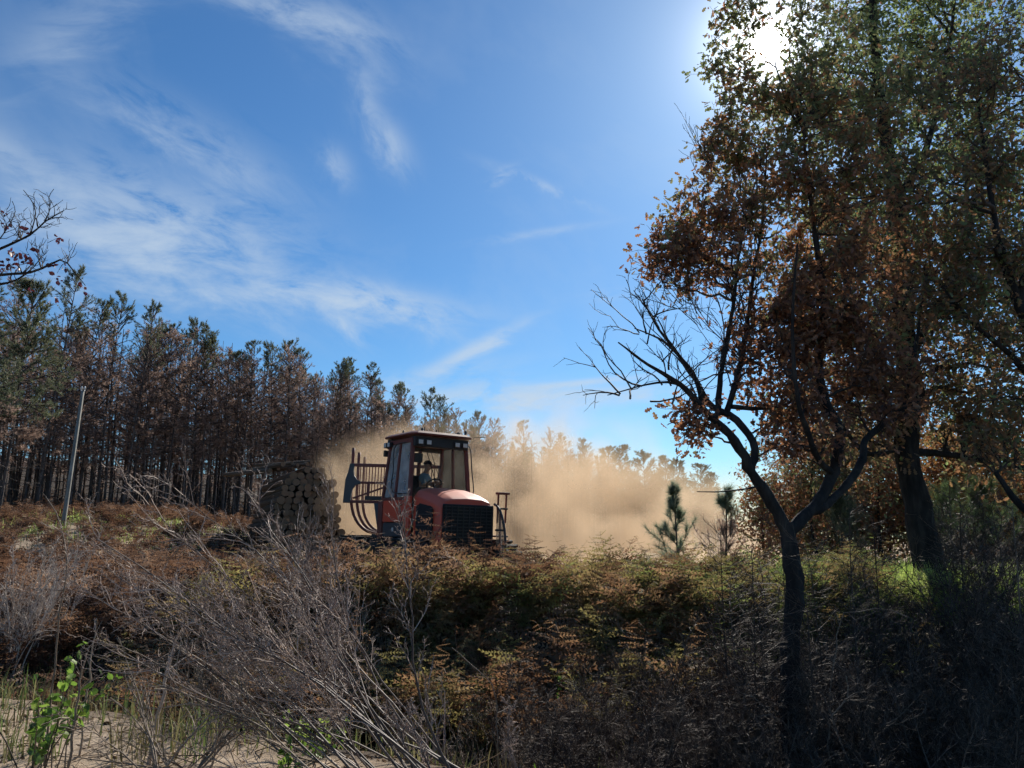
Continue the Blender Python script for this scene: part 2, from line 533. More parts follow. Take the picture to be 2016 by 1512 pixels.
M['broom'] = twig_mat('broom', [(0.14, 0.098, 0.078), (0.26, 0.19, 0.155), (0.38, 0.285, 0.235), (0.50, 0.39, 0.33)], 0.6, 0.25)
M['broom_stem'] = twig_mat('broom_stem', [(0.05, 0.036, 0.03), (0.10, 0.072, 0.06), (0.17, 0.125, 0.10)], 0.6, 0.3)
M['broom_pale'] = twig_mat('broom_pale', [(0.30, 0.24, 0.20), (0.48, 0.40, 0.34), (0.62, 0.53, 0.46)], 0.6, 0.3)
M['dark_twig'] = twig_mat('dark_twig', [(0.022, 0.016, 0.012), (0.052, 0.037, 0.028), (0.095, 0.068, 0.052), (0.16, 0.118, 0.09)], 0.65, 0.25)
M['tan_twig'] = twig_mat('tan_twig', [(0.10, 0.07, 0.05), (0.20, 0.15, 0.11), (0.32, 0.25, 0.19)], 0.65, 0.35)
M['green_leaf'] = leaf_mat('green_leaf', [(0.06, 0.11, 0.02), (0.12, 0.22, 0.03), (0.20, 0.32, 0.05), (0.30, 0.40, 0.08)], 0.55, 0.03, 0.5)
M['litter'] = leaf_mat('litter', [(0.05, 0.032, 0.02), (0.11, 0.07, 0.042), (0.2, 0.14, 0.09), (0.30, 0.22, 0.15)], 0.1, 0.0)

# ------------------------------------------------------------------ the ground
def gz(x, y):
    x = np.asarray(x, float); y = np.asarray(y, float)
    edge = np.clip(5.6 - 0.55 * x, 3.6, 8.3)              # where the sandy verge ends
    verge = 0.02 * np.sin(x * 1.7 + y * 0.6) + 0.02 * np.sin(y * 2.3 - x)
    ditch = -0.72 + 0.05 * np.sin(x * 1.3)
    field = 0.35 + 0.03 * np.sin(x * 0.55) * np.cos(y * 0.4)
    field = field + 2.0 * smooth(12, 28, y) * smooth(-3, -13, x)       # rises towards the wood on the left
    field = field + 0.40 * smooth(3.5, 7.5, x) * smooth(9, 13, y) * (1 - smooth(24, 40, y))
    # ground raised behind the wood's edge, added to block bright sky between trunks
    t = (x + 18.5) * -0.867 + (y - 32.0) * 0.498
    field = field + 7.0 * smooth(11, 46, t)
    a = smooth(edge, edge + 1.6, y)
    b = smooth(10.4, 12.3, y + 0.25 * np.sin(x * 0.9))
    z = verge * (1 - a) + ditch * a
    z = z * (1 - b) + field * b
    far = smooth(160, 900, np.hypot(x, y))
    return z * (1 - far) + 1.0 * far

def make_ground():
    def axis(lo, hi, fine_lo, fine_hi, step):
        mid = np.arange(fine_lo, fine_hi + 1e-6, step)
        def out(start, end):
            v, s, p = [], step, start
            sg = 1 if end > start else -1
            while (end - p) * sg > 0:
                s *= 1.22; p = p + sg * s; v.append(p)
            return v
        return np.array(out(fine_lo, lo)[::-1] + list(mid) + out(fine_hi, hi))
    xs = axis(-3000, 3000, -22, 18, 0.22)
    ys = axis(-3000, 3500, 1.5, 34, 0.22)
    X, Y = np.meshgrid(xs, ys, indexing='ij')
    Z = gz(X, Y)
    near = (np.abs(X) < 24) & (Y < 36) & (Y > 0)
    Z = Z + np.where(near, rng.normal(0, 0.018, Z.shape), 0)
    nx, ny = X.shape
    idx = np.arange(nx * ny).reshape(nx, ny)
    F = np.stack([idx[:-1, :-1], idx[1:, :-1], idx[1:, 1:], idx[:-1, 1:]], -1).reshape(-1, 4)
    m, N, L = new_mat('earth')
    tc = N.new('ShaderNodeTexCoord')
    def noise(scale, detail=6, rough=0.6):
        n = N.new('ShaderNodeTexNoise'); n.inputs['Scale'].default_value = scale
        n.inputs['Detail'].default_value = detail; n.inputs['Roughness'].default_value = rough
        L.new(tc.outputs['Object'], n.inputs['Vector']); return n.outputs['Fac']
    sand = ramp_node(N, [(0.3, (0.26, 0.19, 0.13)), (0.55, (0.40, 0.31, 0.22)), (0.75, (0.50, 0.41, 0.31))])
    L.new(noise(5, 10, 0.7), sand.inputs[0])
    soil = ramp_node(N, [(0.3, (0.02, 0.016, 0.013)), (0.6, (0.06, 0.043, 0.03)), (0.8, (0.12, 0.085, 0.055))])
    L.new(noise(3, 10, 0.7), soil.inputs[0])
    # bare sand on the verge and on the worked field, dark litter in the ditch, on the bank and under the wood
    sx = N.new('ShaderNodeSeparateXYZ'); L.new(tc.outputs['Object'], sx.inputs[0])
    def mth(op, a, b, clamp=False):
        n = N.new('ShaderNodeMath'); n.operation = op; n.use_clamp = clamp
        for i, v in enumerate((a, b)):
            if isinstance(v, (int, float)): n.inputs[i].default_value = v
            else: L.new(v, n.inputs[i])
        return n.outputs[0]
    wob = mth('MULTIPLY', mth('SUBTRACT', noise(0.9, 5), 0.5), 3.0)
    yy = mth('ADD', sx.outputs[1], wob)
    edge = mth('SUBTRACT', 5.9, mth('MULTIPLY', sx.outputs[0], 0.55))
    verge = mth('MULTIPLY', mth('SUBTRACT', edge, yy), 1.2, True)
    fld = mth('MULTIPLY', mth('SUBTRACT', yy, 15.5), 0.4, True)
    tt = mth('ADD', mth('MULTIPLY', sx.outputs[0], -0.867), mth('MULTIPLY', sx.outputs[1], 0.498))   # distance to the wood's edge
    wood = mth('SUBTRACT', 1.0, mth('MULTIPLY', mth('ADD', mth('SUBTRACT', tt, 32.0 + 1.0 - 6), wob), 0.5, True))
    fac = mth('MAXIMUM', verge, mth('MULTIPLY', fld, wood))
    mx = N.new('ShaderNodeMix'); mx.data_type = 'RGBA'
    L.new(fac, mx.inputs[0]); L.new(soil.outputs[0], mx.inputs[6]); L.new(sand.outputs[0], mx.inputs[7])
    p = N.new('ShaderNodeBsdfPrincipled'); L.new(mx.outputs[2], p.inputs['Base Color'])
    p.inputs['Roughness'].default_value = 0.95; p.inputs['Specular IOR Level'].default_value = 0.2
    b = N.new('ShaderNodeBump'); b.inputs['Strength'].default_value = 0.7; b.inputs['Distance'].default_value = 0.05
    L.new(noise(14, 8, 0.7), b.inputs['Height']); L.new(b.outputs[0], p.inputs['Normal'])
    o = N.new('ShaderNodeOutputMaterial'); L.new(p.outputs[0], o.inputs['Surface'])
    g = Geo(); g.add(np.stack([X, Y, Z], -1), F)
    ob = g.build('ground', m, flat=False)
    tag(ob, 'sandy field and dark ditch bank running back to the burnt wood', 'ground', kind='structure')
make_ground()

# ------------------------------------------------------------------ pines of the burnt plantation
NEEDLE_V = np.array([[0, -0.5, 0], [0, 0.5, 0], [1, 0, 0]], float)

def needle_tufts(g, C, D, n, length, width, mat=0, spread=0.8, rnd=None):
    """bundles of needle blades at C pointing about D"""
    N = len(C)
    if N == 0: return
    C2 = np.repeat(C, n, 0); D2 = unit(np.repeat(D, n, 0) + rng.normal(0, spread * 0.6, (N * n, 3)))
    side = unit(np.cross(D2, rng.normal(0, 1, D2.shape)))
    Lg = length * rng.uniform(0.7, 1.2, (N * n, 1))
    a = C2 - side * width / 2
    b = C2 + side * width / 2
    c = C2 + D2 * Lg
    V = np.stack([a, b, c], 1).reshape(-1, 3)
    F = np.arange(len(V)).reshape(-1, 3)
    r = rng.random(N) if rnd is None else rnd
    g.add(V, F, np.repeat(r, 3 * n), mat)

def pine(H, crown0, green0, width, density=1.0, green_only=False, blade=(0.145, 0.0145), sub=4, tuft_n=14, bare=20):
    """one pine standing at the origin: returns meshes trunk, crown (dead needles), top (live needles)"""
    K = 12
    P = grow(np.array([[0, 0, -0.3]]), np.array([[0, 0, 1.0]]), [H + 0.3], K, 0.018, 0.05)
    r0 = 0.0062 * H + 0.015
    gt = Geo()
    rad = np.linspace(1, 0.12, K)[None] * r0
    add_tubes(gt, P, rad, 7)
    def on_trunk(h):
        x = np.clip((h + 0.3) / (H + 0.3) * (K - 1), 0, K - 1.001); i = x.astype(int); f = (x - i)[:, None]
        return P[0][i] * (1 - f) + P[0][i + 1] * f
    # whorls of branches
    hs, ang, ln = [], [], []
    h = crown0 * H
    while h < H * 0.985:
        k = rng.integers(3, 6)
        f = (h / H - crown0) / (1 - crown0)
        prof = np.interp(f, [0, 0.25, 0.6, 0.9, 1.0], [0.70, 1.0, 0.85, 0.52, 0.20])
        for j in range(k):
            hs.append(h + rng.uniform(-0.12, 0.12)); ang.append(rng.uniform(0, 2 * np.pi)); ln.append(width * prof * rng.uniform(0.6, 1.15))
        h += rng.uniform(0.36, 0.6) * H / 13
    hs, ang, ln = np.array(hs), np.array(ang), np.array(ln)
    f = np.clip((hs / H - crown0) / (1 - crown0), 0, 1)
    el = np.interp(f, [0, 0.6, 1.0], [0.0, 0.45, 0.95]) + rng.normal(0, 0.12, len(f))
    D = np.stack([np.cos(ang) * np.cos(el), np.sin(ang) * np.cos(el), np.sin(el)], -1)
    B = grow(on_trunk(hs), D, ln, 5, 0.10, 0.07)
    add_tubes(gt, B, taper(0.012 + 0.016 * ln, 5, 0.3), 3)
    S, Dd, t, par = spawn(B, sub, 0.3, 0.95, 0.7, 0.2)
    B2 = grow(S, Dd, ln[par] * (1 - t * 0.6) * 0.55, 4, 0.12, 0.08)
    add_tubes(gt, B2, taper(np.full(len(B2), 0.010), 4, 0.4), 3)
    # bare dead branch stubs low on the trunk
    hb = rng.uniform(0.12 * H, crown0 * H, bare); ab = rng.uniform(0, 6.28, bare)
    Db = np.stack([np.cos(ab), np.sin(ab), rng.uniform(-0.3, 0.5, bare)], -1)
    Bb = grow(on_trunk(hb), Db, rng.uniform(0.4, 1.3, bare) * width, 4, 0.15, 0.0)
    add_tubes(gt, Bb, taper(np.full(bare, 0.016), 4, 0.3), 3)
    trunk = gt.mesh('trunk', M['pine_bark'])
    gb, gg = Geo(), Geo()
    for Bx, nt in ((B, 4), (B2, 3)):
        S, Dd, t, par = spawn(Bx, max(1, int(round(nt * density))), 0.25, 1.0, 0.55, 0.25)
        hh = S[:, 2] / H
        isg = hh + rng.normal(0, 0.025, len(hh)) > green0
        if green_only: isg[:] = True
        keep = isg | (rng.random(len(hh)) < 0.8)
        a = keep & ~isg
        needle_tufts(gb, S[a], unit(Dd[a] + [0, 0, -0.15]), tuft_n + 1, blade[0] * 0.95, blade[1], spread=1.2)
        a = keep & isg
        needle_tufts(gg, S[a], unit(Dd[a] + [0, 0, 0.35]), tuft_n, blade[0] * 1.05, blade[1], spread=0.8)
        # every branch ends in a tuft
        e = Bx[:, -1]; d = unit(Bx[:, -1] - Bx[:, -2]); hh = e[:, 2] / H
        isg = (hh > green0 - 0.02) | green_only
        needle_tufts(gg, e[isg], unit(d[isg] + [0, 0, 0.5]), tuft_n + 4, blade[0] * 1.3, blade[1], spread=0.6)
        needle_tufts(gb, e[~isg], d[~isg], tuft_n - 2, blade[0], blade[1], spread=0.9)
    top = P[0][-1][None]
    (gb if green0 > 1 else gg).add(np.zeros((3, 3)), [[0, 1, 2]])
    needle_tufts(gb if green0 > 1 else gg, np.repeat(top, 4, 0), np.array([[0, 0, 1.0]] * 4), 14, blade[0] * 1.5, blade[1], spread=0.6)
    if gb.n == 0: gb = None
    if gg.n <= 3: gg = None
    return trunk, gb, gg

PINE_MESH = {}
def pine_kind(key, mat_top='needle_green', **kw):
    t, gb, gg = pine(**kw)
    parts = [('trunk', t)]
    if gb: parts.append(('crown', gb.mesh('crown', M['needle_brown'])))
    if gg: parts.append(('green_top' if gb else 'crown', gg.mesh('green_top', M[mat_top])))
    PINE_MESH[key] = (kw['H'], parts)

rng = np.random.default_rng(11)
for i in range(4):
    pine_kind('burnt%d' % i, H=13.0, sub=5, crown0=[0.34, 0.40, 0.30, 0.36][i], green0=[0.91, 0.95, 0.89, 0.96][i], width=[2.0, 1.8, 2.2, 1.9][i])
for i in range(3):
    pine_kind('dead%d' % i, H=12.5, crown0=[0.33, 0.40, 0.36][i], green0=1.2, width=[2.0, 1.8, 2.1][i], density=1.1)
for i in range(2):
    pine_kind('topped%d' % i, H=13.5, crown0=0.26, green0=[0.74, 0.78][i], width=1.9, density=1.0)
for i in range(2):
    pine_kind('green%d' % i, H=12.0, crown0=0.30, green0=[0.5, 0.42][i], width=2.3, density=1.4, blade=(0.22, 0.024), sub=5, tuft_n=12)

def place_pine(key, x, y, top_z=None, scale=None, label=None, group=None, fat=1.0):
    H, parts = PINE_MESH[key]
    z = float(gz(x, y))
    s = scale if scale is not None else (top_z - z) / H
    t = empty('pine_tree', (x, y, z), rng.uniform(0, 6.28))
    t.scale = (s * fat, s * fat, s)
    t.rotation_euler.x = rng.normal(0, 0.012); t.rotation_euler.y = rng.normal(0, 0.012)
    for n, me in parts: link(n, me, t)
    tag(t, label, 'pine tree', group)
    return t

EDGE0 = np.array([-18.5, 32.0]); EDGE_D = np.array([0.498, 0.867]); EDGE_N = np.array([-0.867, 0.498])

# pines whose tops make the skyline: place of the top in the photograph, distance, kind, words
SKYLINE = [
    (-25, 548, 24.5, 'green0', 'dense green pine at the picture edge beside the burnt plantation'),
    (55, 560, 27.0, 'green1', 'broad green pine crown behind the red-leaved branch'),
    (128, 532, 30.0, 'topped0', 'tallest pine with a green pointed top above the burnt trees'),
    (182, 596, 31.5, 'burnt2', 'pine with thin green top directly above the grey leaning pole'),
    (236, 580, 33.0, 'topped1', 'tall scorched pine with green top, second from the tallest'),
    (280, 600, 34.0, 'topped0', 'scorched pine with slanting green top between two shorter burnt ones'),
    (318, 645, 35.5, 'dead0', 'leafless-looking brown pine beside a green-topped one'),
    (352, 662, 36.5, 'dead1', 'short brown scorched pine in the dip of the skyline'),
    (396, 645, 38.0, 'topped1', 'dark-topped pine standing above the big dead broom shrub'),
    (432, 668, 39.0, 'burnt0', 'scorched pine just past the dark-topped pine'),
    (462, 690, 40.0, 'dead2', 'brown pine in the low gap of the skyline'),
    (490, 675, 41.0, 'burnt1', 'slim pine with see-through top against white cirrus'),
    (545, 686, 42.5, 'burnt2', 'scorched pine with tufted dark top above the log pile'),
    (578, 703, 43.5, 'dead1', 'brown pine close beside the tufted one over the log pile'),
    (604, 692, 44.5, 'burnt3', 'slim scorched pine behind the upper end of the log pile'),
    (652, 716, 47.0, 'burnt0', 'scorched pine above the left edge of the dust cloud'),
    (700, 714, 48.5, 'topped0', 'dark green-topped pine behind the red cab, taller of a close pair'),
    (736, 720, 50.0, 'topped1', 'dark green-topped pine behind the red cab, slimmer of a close pair'),
    (776, 760, 53.0, 'burnt1', 'pine rising straight over the cab roof'),
    (808, 760, 54.5, 'burnt0', 'pine next along the row over the cab roof'),
    (842, 768, 57.0, 'topped1', 'pine with forked looking top over the cab roof end'),
    (866, 790, 59.5, 'burnt2', 'low pine where the treeline steps down beside the cab roof'),
    (908, 806, 63.0, 'dead0', 'sunlit pale pine half veiled by dust beyond the cab'),
    (945, 815, 66.0, 'burnt3', 'pale pine in the dust beneath the long white cloud'),
    (986, 826, 69.0, 'dead1', 'pale scorched pine fading into the dust'),
    (1028, 832, 73.0, 'burnt1', 'pale scorched pine fading into the dust, further along the row'),
    (1076, 850, 78.0, 'dead2', 'dusty pine near the thickest part of the dust cloud'),
    (1112, 857, 82.0, 'burnt0', 'dusty pine beyond the thickest part of the dust cloud'),
    (1150, 870, 87.0, 'burnt2', 'last brown pine before the green pines begin'),
    (1192, 884, 90.0, 'green0', 'first green pine of the far clump past the brown row'),
    (1228, 880, 92.0, 'green1', 'highest green pine of the far clump'),
    (1266, 893, 95.0, 'green0', 'green far pine right of the highest one'),
    (1305, 901, 99.0, 'green1', 'green far pine above the pine sapling'),
    (1338, 908, 103.0, 'green0', 'small far green pine beside the gap of sky'),
    (1372, 916, 108.0, 'green1', 'far green pine low on the horizon left of the forked oak'),
    (1402, 932, 114.0, 'green0', 'lowest far pine beside the leaning oak limb'),
]
for px, py, Y, key, lab in SKYLINE:
    p = at(px, py, Y)
    fat = 1.25 if key.startswith('green') and Y > 80 else 1.0
    place_pine(key, p[0], p[1], top_z=p[2], label=lab, fat=fat)

rng = np.random.default_rng(12)
def wood_words(x, y):
    px = 1008 + FOC * x / y
    if px < 150: return 'scorched brown pine in the rows left of the leaning grey pole', 'pines left of the pole'
    if px < 500: return 'scorched brown pine in the packed rows between the pole and the log pile', 'pines between pole and logs'
    if px < 760: return 'scorched brown pine in the packed rows behind the log pile', 'pines behind the log pile'
    return 'scorched brown pine in the rows behind the red cab', 'pines behind the cab'

def fill_wood():
    kinds = ['burnt0', 'dead0', 'burnt1', 'dead1', 'burnt2', 'dead2', 'burnt3']
    n = 0
    for s in np.arange(-9, 62, 2.05):
        for j, t in enumerate((1.6, 3.6, 5.6, 7.8, 10.2)):
            q = EDGE0 + EDGE_D * (s + rng.uniform(-0.6, 0.6)) + EDGE_N * (t + rng.uniform(-0.7, 0.7))
            # nothing stands in front of the skyline trees' tops: fillers are shorter
            place_pine(kinds[rng.integers(0, 7)], q[0], q[1], scale=rng.uniform(0.68, 0.84),
                       label=wood_words(q[0], q[1])[0], group=wood_words(q[0], q[1])[1])
            n += 1
    for s in np.arange(62, 112, 3.4):
        for t in (1.6, 4.2, 7.2):
            q = EDGE0 + EDGE_D * (s + rng.uniform(-1, 1)) + EDGE_N * (t + rng.uniform(-0.8, 0.8))
            key = kinds[rng.integers(0, 7)] if s < 78 else 'green%d' % rng.integers(0, 2)
            place_pine(key, q[0], q[1], scale=rng.uniform(0.68, 0.86),
                       label='distant pine veiled by dust at the far end of the wood', group='pines at the far end of the wood')
            n += 1
    return n
fill_wood()

def deep_wood():
    """the wood behind the rows one can tell apart: trunks and dull crowns that read as one mass"""
    g = Geo()
    pts = []
    for s in np.arange(-14, 64, 1.25):
        for t in (0.9, 2.6, 4.6, 6.7, 9.0, 11.3, 13.2, 15.6, 18.4, 21.6, 25.5):
            pts.append(EDGE0 + EDGE_D * (s + rng.uniform(-0.6, 0.6)) + EDGE_N * (t + rng.uniform(-0.8, 0.8)))
    for s in np.arange(64, 118, 2.4):
        for t in (2.8, 6.0, 9.5, 14.0, 19.0):
            pts.append(EDGE0 + EDGE_D * (s + rng.uniform(-1.1, 1.1)) + EDGE_N * (t + rng.uniform(-1.2, 1.2)))
    pts = np.array(pts); N = len(pts)
    z = gz(pts[:, 0], pts[:, 1])
    H = rng.uniform(7.4, 10.4, N)
    S = np.concatenate([pts, (z - 0.2)[:, None]], 1)
    P = grow(S, np.tile([0, 0, 1.0], (N, 1)), H, 5, 0.02, 0.03)
    add_tubes(g, P, taper(rng.uniform(0.045, 0.085, N), 5, 0.2), 4, mat=0)
    S, D, t, par = spawn(P, 16, 0.28, 0.98, 1.15, 0.25)
    B = grow(S, D, rng.uniform(0.7, 1.6, len(S)) * (1.15 - t * 0.75), 3, 0.12, 0.1)
    add_tubes(g, B, taper(np.full(len(B), 0.014), 3, 0.4), 3, mat=0)
    S, D, t, par2 = spawn(B, 5, 0.2, 1.0, 0.6, 0.3)
    needle_tufts(g, S, D, 6, 0.26, 0.032, mat=1, spread=1.4)
    o = g.build('pine_forest', [M['pine_bark'], M['needle_brown']])
    tag(o, 'depth of the burnt pine plantation behind its front rows', 'forest', kind='stuff')
deep_wood()

def forest_brush():
    """scorched brush and dead low branches between the trunks"""
    g = Geo()
    n = 4200
    s = rng.uniform(-14, 80, n); t = rng.uniform(-0.6, 22, n)
    q = EDGE0[None] + EDGE_D[None] * s[:, None] + EDGE_N[None] * t[:, None]
    S = np.concatenate([q, gz(q[:, 0], q[:, 1])[:, None]], 1)
    a = rng.uniform(0, 6.28, n)
    D = np.stack([np.cos(a) * 0.5, np.sin(a) * 0.5, np.ones(n)], -1)
    P = grow(S, D, rng.uniform(0.5, 1.3, n) * (1 + 0.9 * smooth(4, 12, t)), 4, 0.2)
    add_tubes(g, P, taper(np.full(n, 0.014), 4, 0.3), 3, mat=0)
    S, D, tt, par = spawn(P, 5, 0.2, 1.0, 0.8, 0.3)
    needle_tufts(g, S, D, 4, 0.3, 0.035, mat=1, spread=1.2)
    o = g.build('undergrowth', [M['dark_twig'], M['fern_rust']])
    tag(o, 'scorched undergrowth between the pine trunks', 'undergrowth', kind='stuff')
forest_brush()

# ------------------------------------------------------------------ solid-shape helpers
def mesh_obj(name, verts, faces, mat, parent=None, bevel=0.0, smooth_faces=False, segs=2):
    me = bpy.data.meshes.new(name)
    bm = bmesh.new()
    vs = [bm.verts.new(tuple(map(float, v))) for v in verts]
    for f in faces: bm.faces.new([vs[i] for i in f])
    bmesh.ops.recalc_face_normals(bm, faces=bm.faces)
    if bevel > 0:
        bmesh.ops.bevel(bm, geom=list(bm.edges), offset=bevel, segments=segs, affect='EDGES', profile=0.5, clamp_overlap=True)
    bm.to_mesh(me); bm.free()
    for m in (mat if isinstance(mat, (list, tuple)) else [mat]): me.materials.append(m)
    if smooth_faces:
        for p in me.polygons: p.use_smooth = True
    return link(name, me, parent)

HEX = [(0, 1, 2, 3), (4, 7, 6, 5), (0, 4, 5, 1), (1, 5, 6, 2), (2, 6, 7, 3), (3, 7, 4, 0)]
def hexa(name, bottom, top, mat, parent=None, bevel=0.0):
    return mesh_obj(name, list(bottom) + list(top), HEX, mat, parent, bevel)

def box(name, x0, x1, y0, y1, z0, z1, mat, parent=None, bevel=0.012):
    b = [(x0, y0, z0), (x1, y0, z0), (x1, y1, z0), (x0, y1, z0)]
    t = [(x0, y0, z1), (x1, y0, z1), (x1, y1, z1), (x0, y1, z1)]
    return hexa(name, b, t, mat, parent, bevel)

def bar(name, p, q, w, d, mat, parent=None, bevel=0.008, side=(0, 1, 0)):
    """square bar from p to q; w across 'side', d across the third axis"""
    p, q = np.array(p, float), np.array(q, float)
    t = unit(q - p)
    s = np.array(side, float); s = unit(s - t * np.dot(s, t)); u = np.cross(t, s)
    def ring(c): return [c - s * w / 2 - u * d / 2, c + s * w / 2 - u * d / 2, c + s * w / 2 + u * d / 2, c - s * w / 2 + u * d / 2]
    return hexa(name, ring(p), ring(q), mat, parent, bevel)

def pane(name, pts, thick, mat, parent=None):
    pts = [np.array(p, float) for p in pts]
    n = unit(np.cross(pts[1] - pts[0], pts[2] - pts[0])) * thick
    return hexa(name, pts, [p + n for p in pts], mat, parent, 0)

def prism(name, poly, y0, y1, mat, parent=None, bevel=0.0):
    """polygon given in (x,z), extruded along y"""
    n = len(poly)
    V = [(x, y0, z) for x, z in poly] + [(x, y1, z) for x, z in poly]
    F = [tuple(range(n)), tuple(range(2 * n - 1, n - 1, -1))] + [(i, (i + 1) % n, n + (i + 1) % n, n + i) for i in range(n)]
    return mesh_obj(name, V, F, mat, parent, bevel)

def tube_obj(name, pts, r, mat, parent=None, sides=8, K=None):
    P = np.array(pts, float) if K is None else resample(pts, K)
    g = Geo(); add_tubes(g, P[None], np.full((1, len(P)), r), sides)
    V, F = g.v[0], g.f[0]
    for ring in (range(sides), range(len(V) - sides, len(V))):
        g.f.append(np.array([list(ring)])); g.m.append(np.zeros(1, int))
    return g.build(name, mat, parent, flat=False)

def lathe(name, prof, mat, parent=None, segs=32, axis='y', loc=(0, 0, 0), flat=False):
    """profile of (radius, along) turned about an axis"""
    n = len(prof)
    an = np.arange(segs) * 2 * np.pi / segs
    V = np.zeros((n, segs, 3))
    for i, (r, a) in enumerate(prof):
        if axis == 'y': V[i, :, 0] = r * np.cos(an); V[i, :, 2] = r * np.sin(an); V[i, :, 1] = a
        elif axis == 'z': V[i, :, 0] = r * np.cos(an); V[i, :, 1] = r * np.sin(an); V[i, :, 2] = a
        else: V[i, :, 1] = r * np.cos(an); V[i, :, 2] = r * np.sin(an); V[i, :, 0] = a
    V += np.array(loc)
    idx = np.arange(n * segs).reshape(n, segs); nx = np.roll(idx, -1, 1)
    F = np.stack([idx[:-1], nx[:-1], nx[1:], idx[1:]], -1).reshape(-1, 4)
    g = Geo(); g.add(V, F)
    for k in (0, n - 1):
        if prof[k][0] > 1e-4: g.f.append(idx[k][None]); g.m.append(np.zeros(1, int))
    return g.build(name, mat, parent, flat=flat)

# ------------------------------------------------------------------ the forwarder
M['red'] = paint_mat('red_paint', (0.60, 0.068, 0.032), amount=0.16)
M['red_dark'] = paint_mat('dark_red_paint', (0.13, 0.020, 0.018), (0.22, 0.15, 0.10), 0.30, 0.5)
M['black_metal'] = paint_mat('black_paint', (0.014, 0.017, 0.022), (0.16, 0.12, 0.085), 0.18, 0.5)
M['slate'] = paint_mat('slate_paint', (0.03, 0.042, 0.055), (0.16, 0.12, 0.085), 0.25, 0.5)
M['grille'] = plain_mat('radiator_grille', (0.008, 0.010, 0.013), 0.7)
M['rubber'] = rough_mat('tyre_rubber', [(0.012, 0.012, 0.013), (0.03, 0.028, 0.026), (0.09, 0.07, 0.05)], 4, 0.9, 0.3, 0.01)
M['glass_clear'] = glass_mat('cab_glass', 0.035, (0.97, 0.98, 0.98), ior=1.22)
M['glass_dust_sheen'] = glass_mat('dusty_sheen_cab_glass', 0.50, (0.80, 0.88, 0.92), (0.62, 0.64, 0.66), 1.7)  # dust layer made bluish-white to paint in the sky's reflection too
M['lens'] = plain_mat('lamp_lens', (0.55, 0.56, 0.55), 0.15, 0.0, 0.6)
M['seat'] = plain_mat('seat_cloth', (0.02, 0.02, 0.022), 0.9)
M['steel'] = plain_mat('worn_steel', (0.25, 0.24, 0.23), 0.4, 0.9)

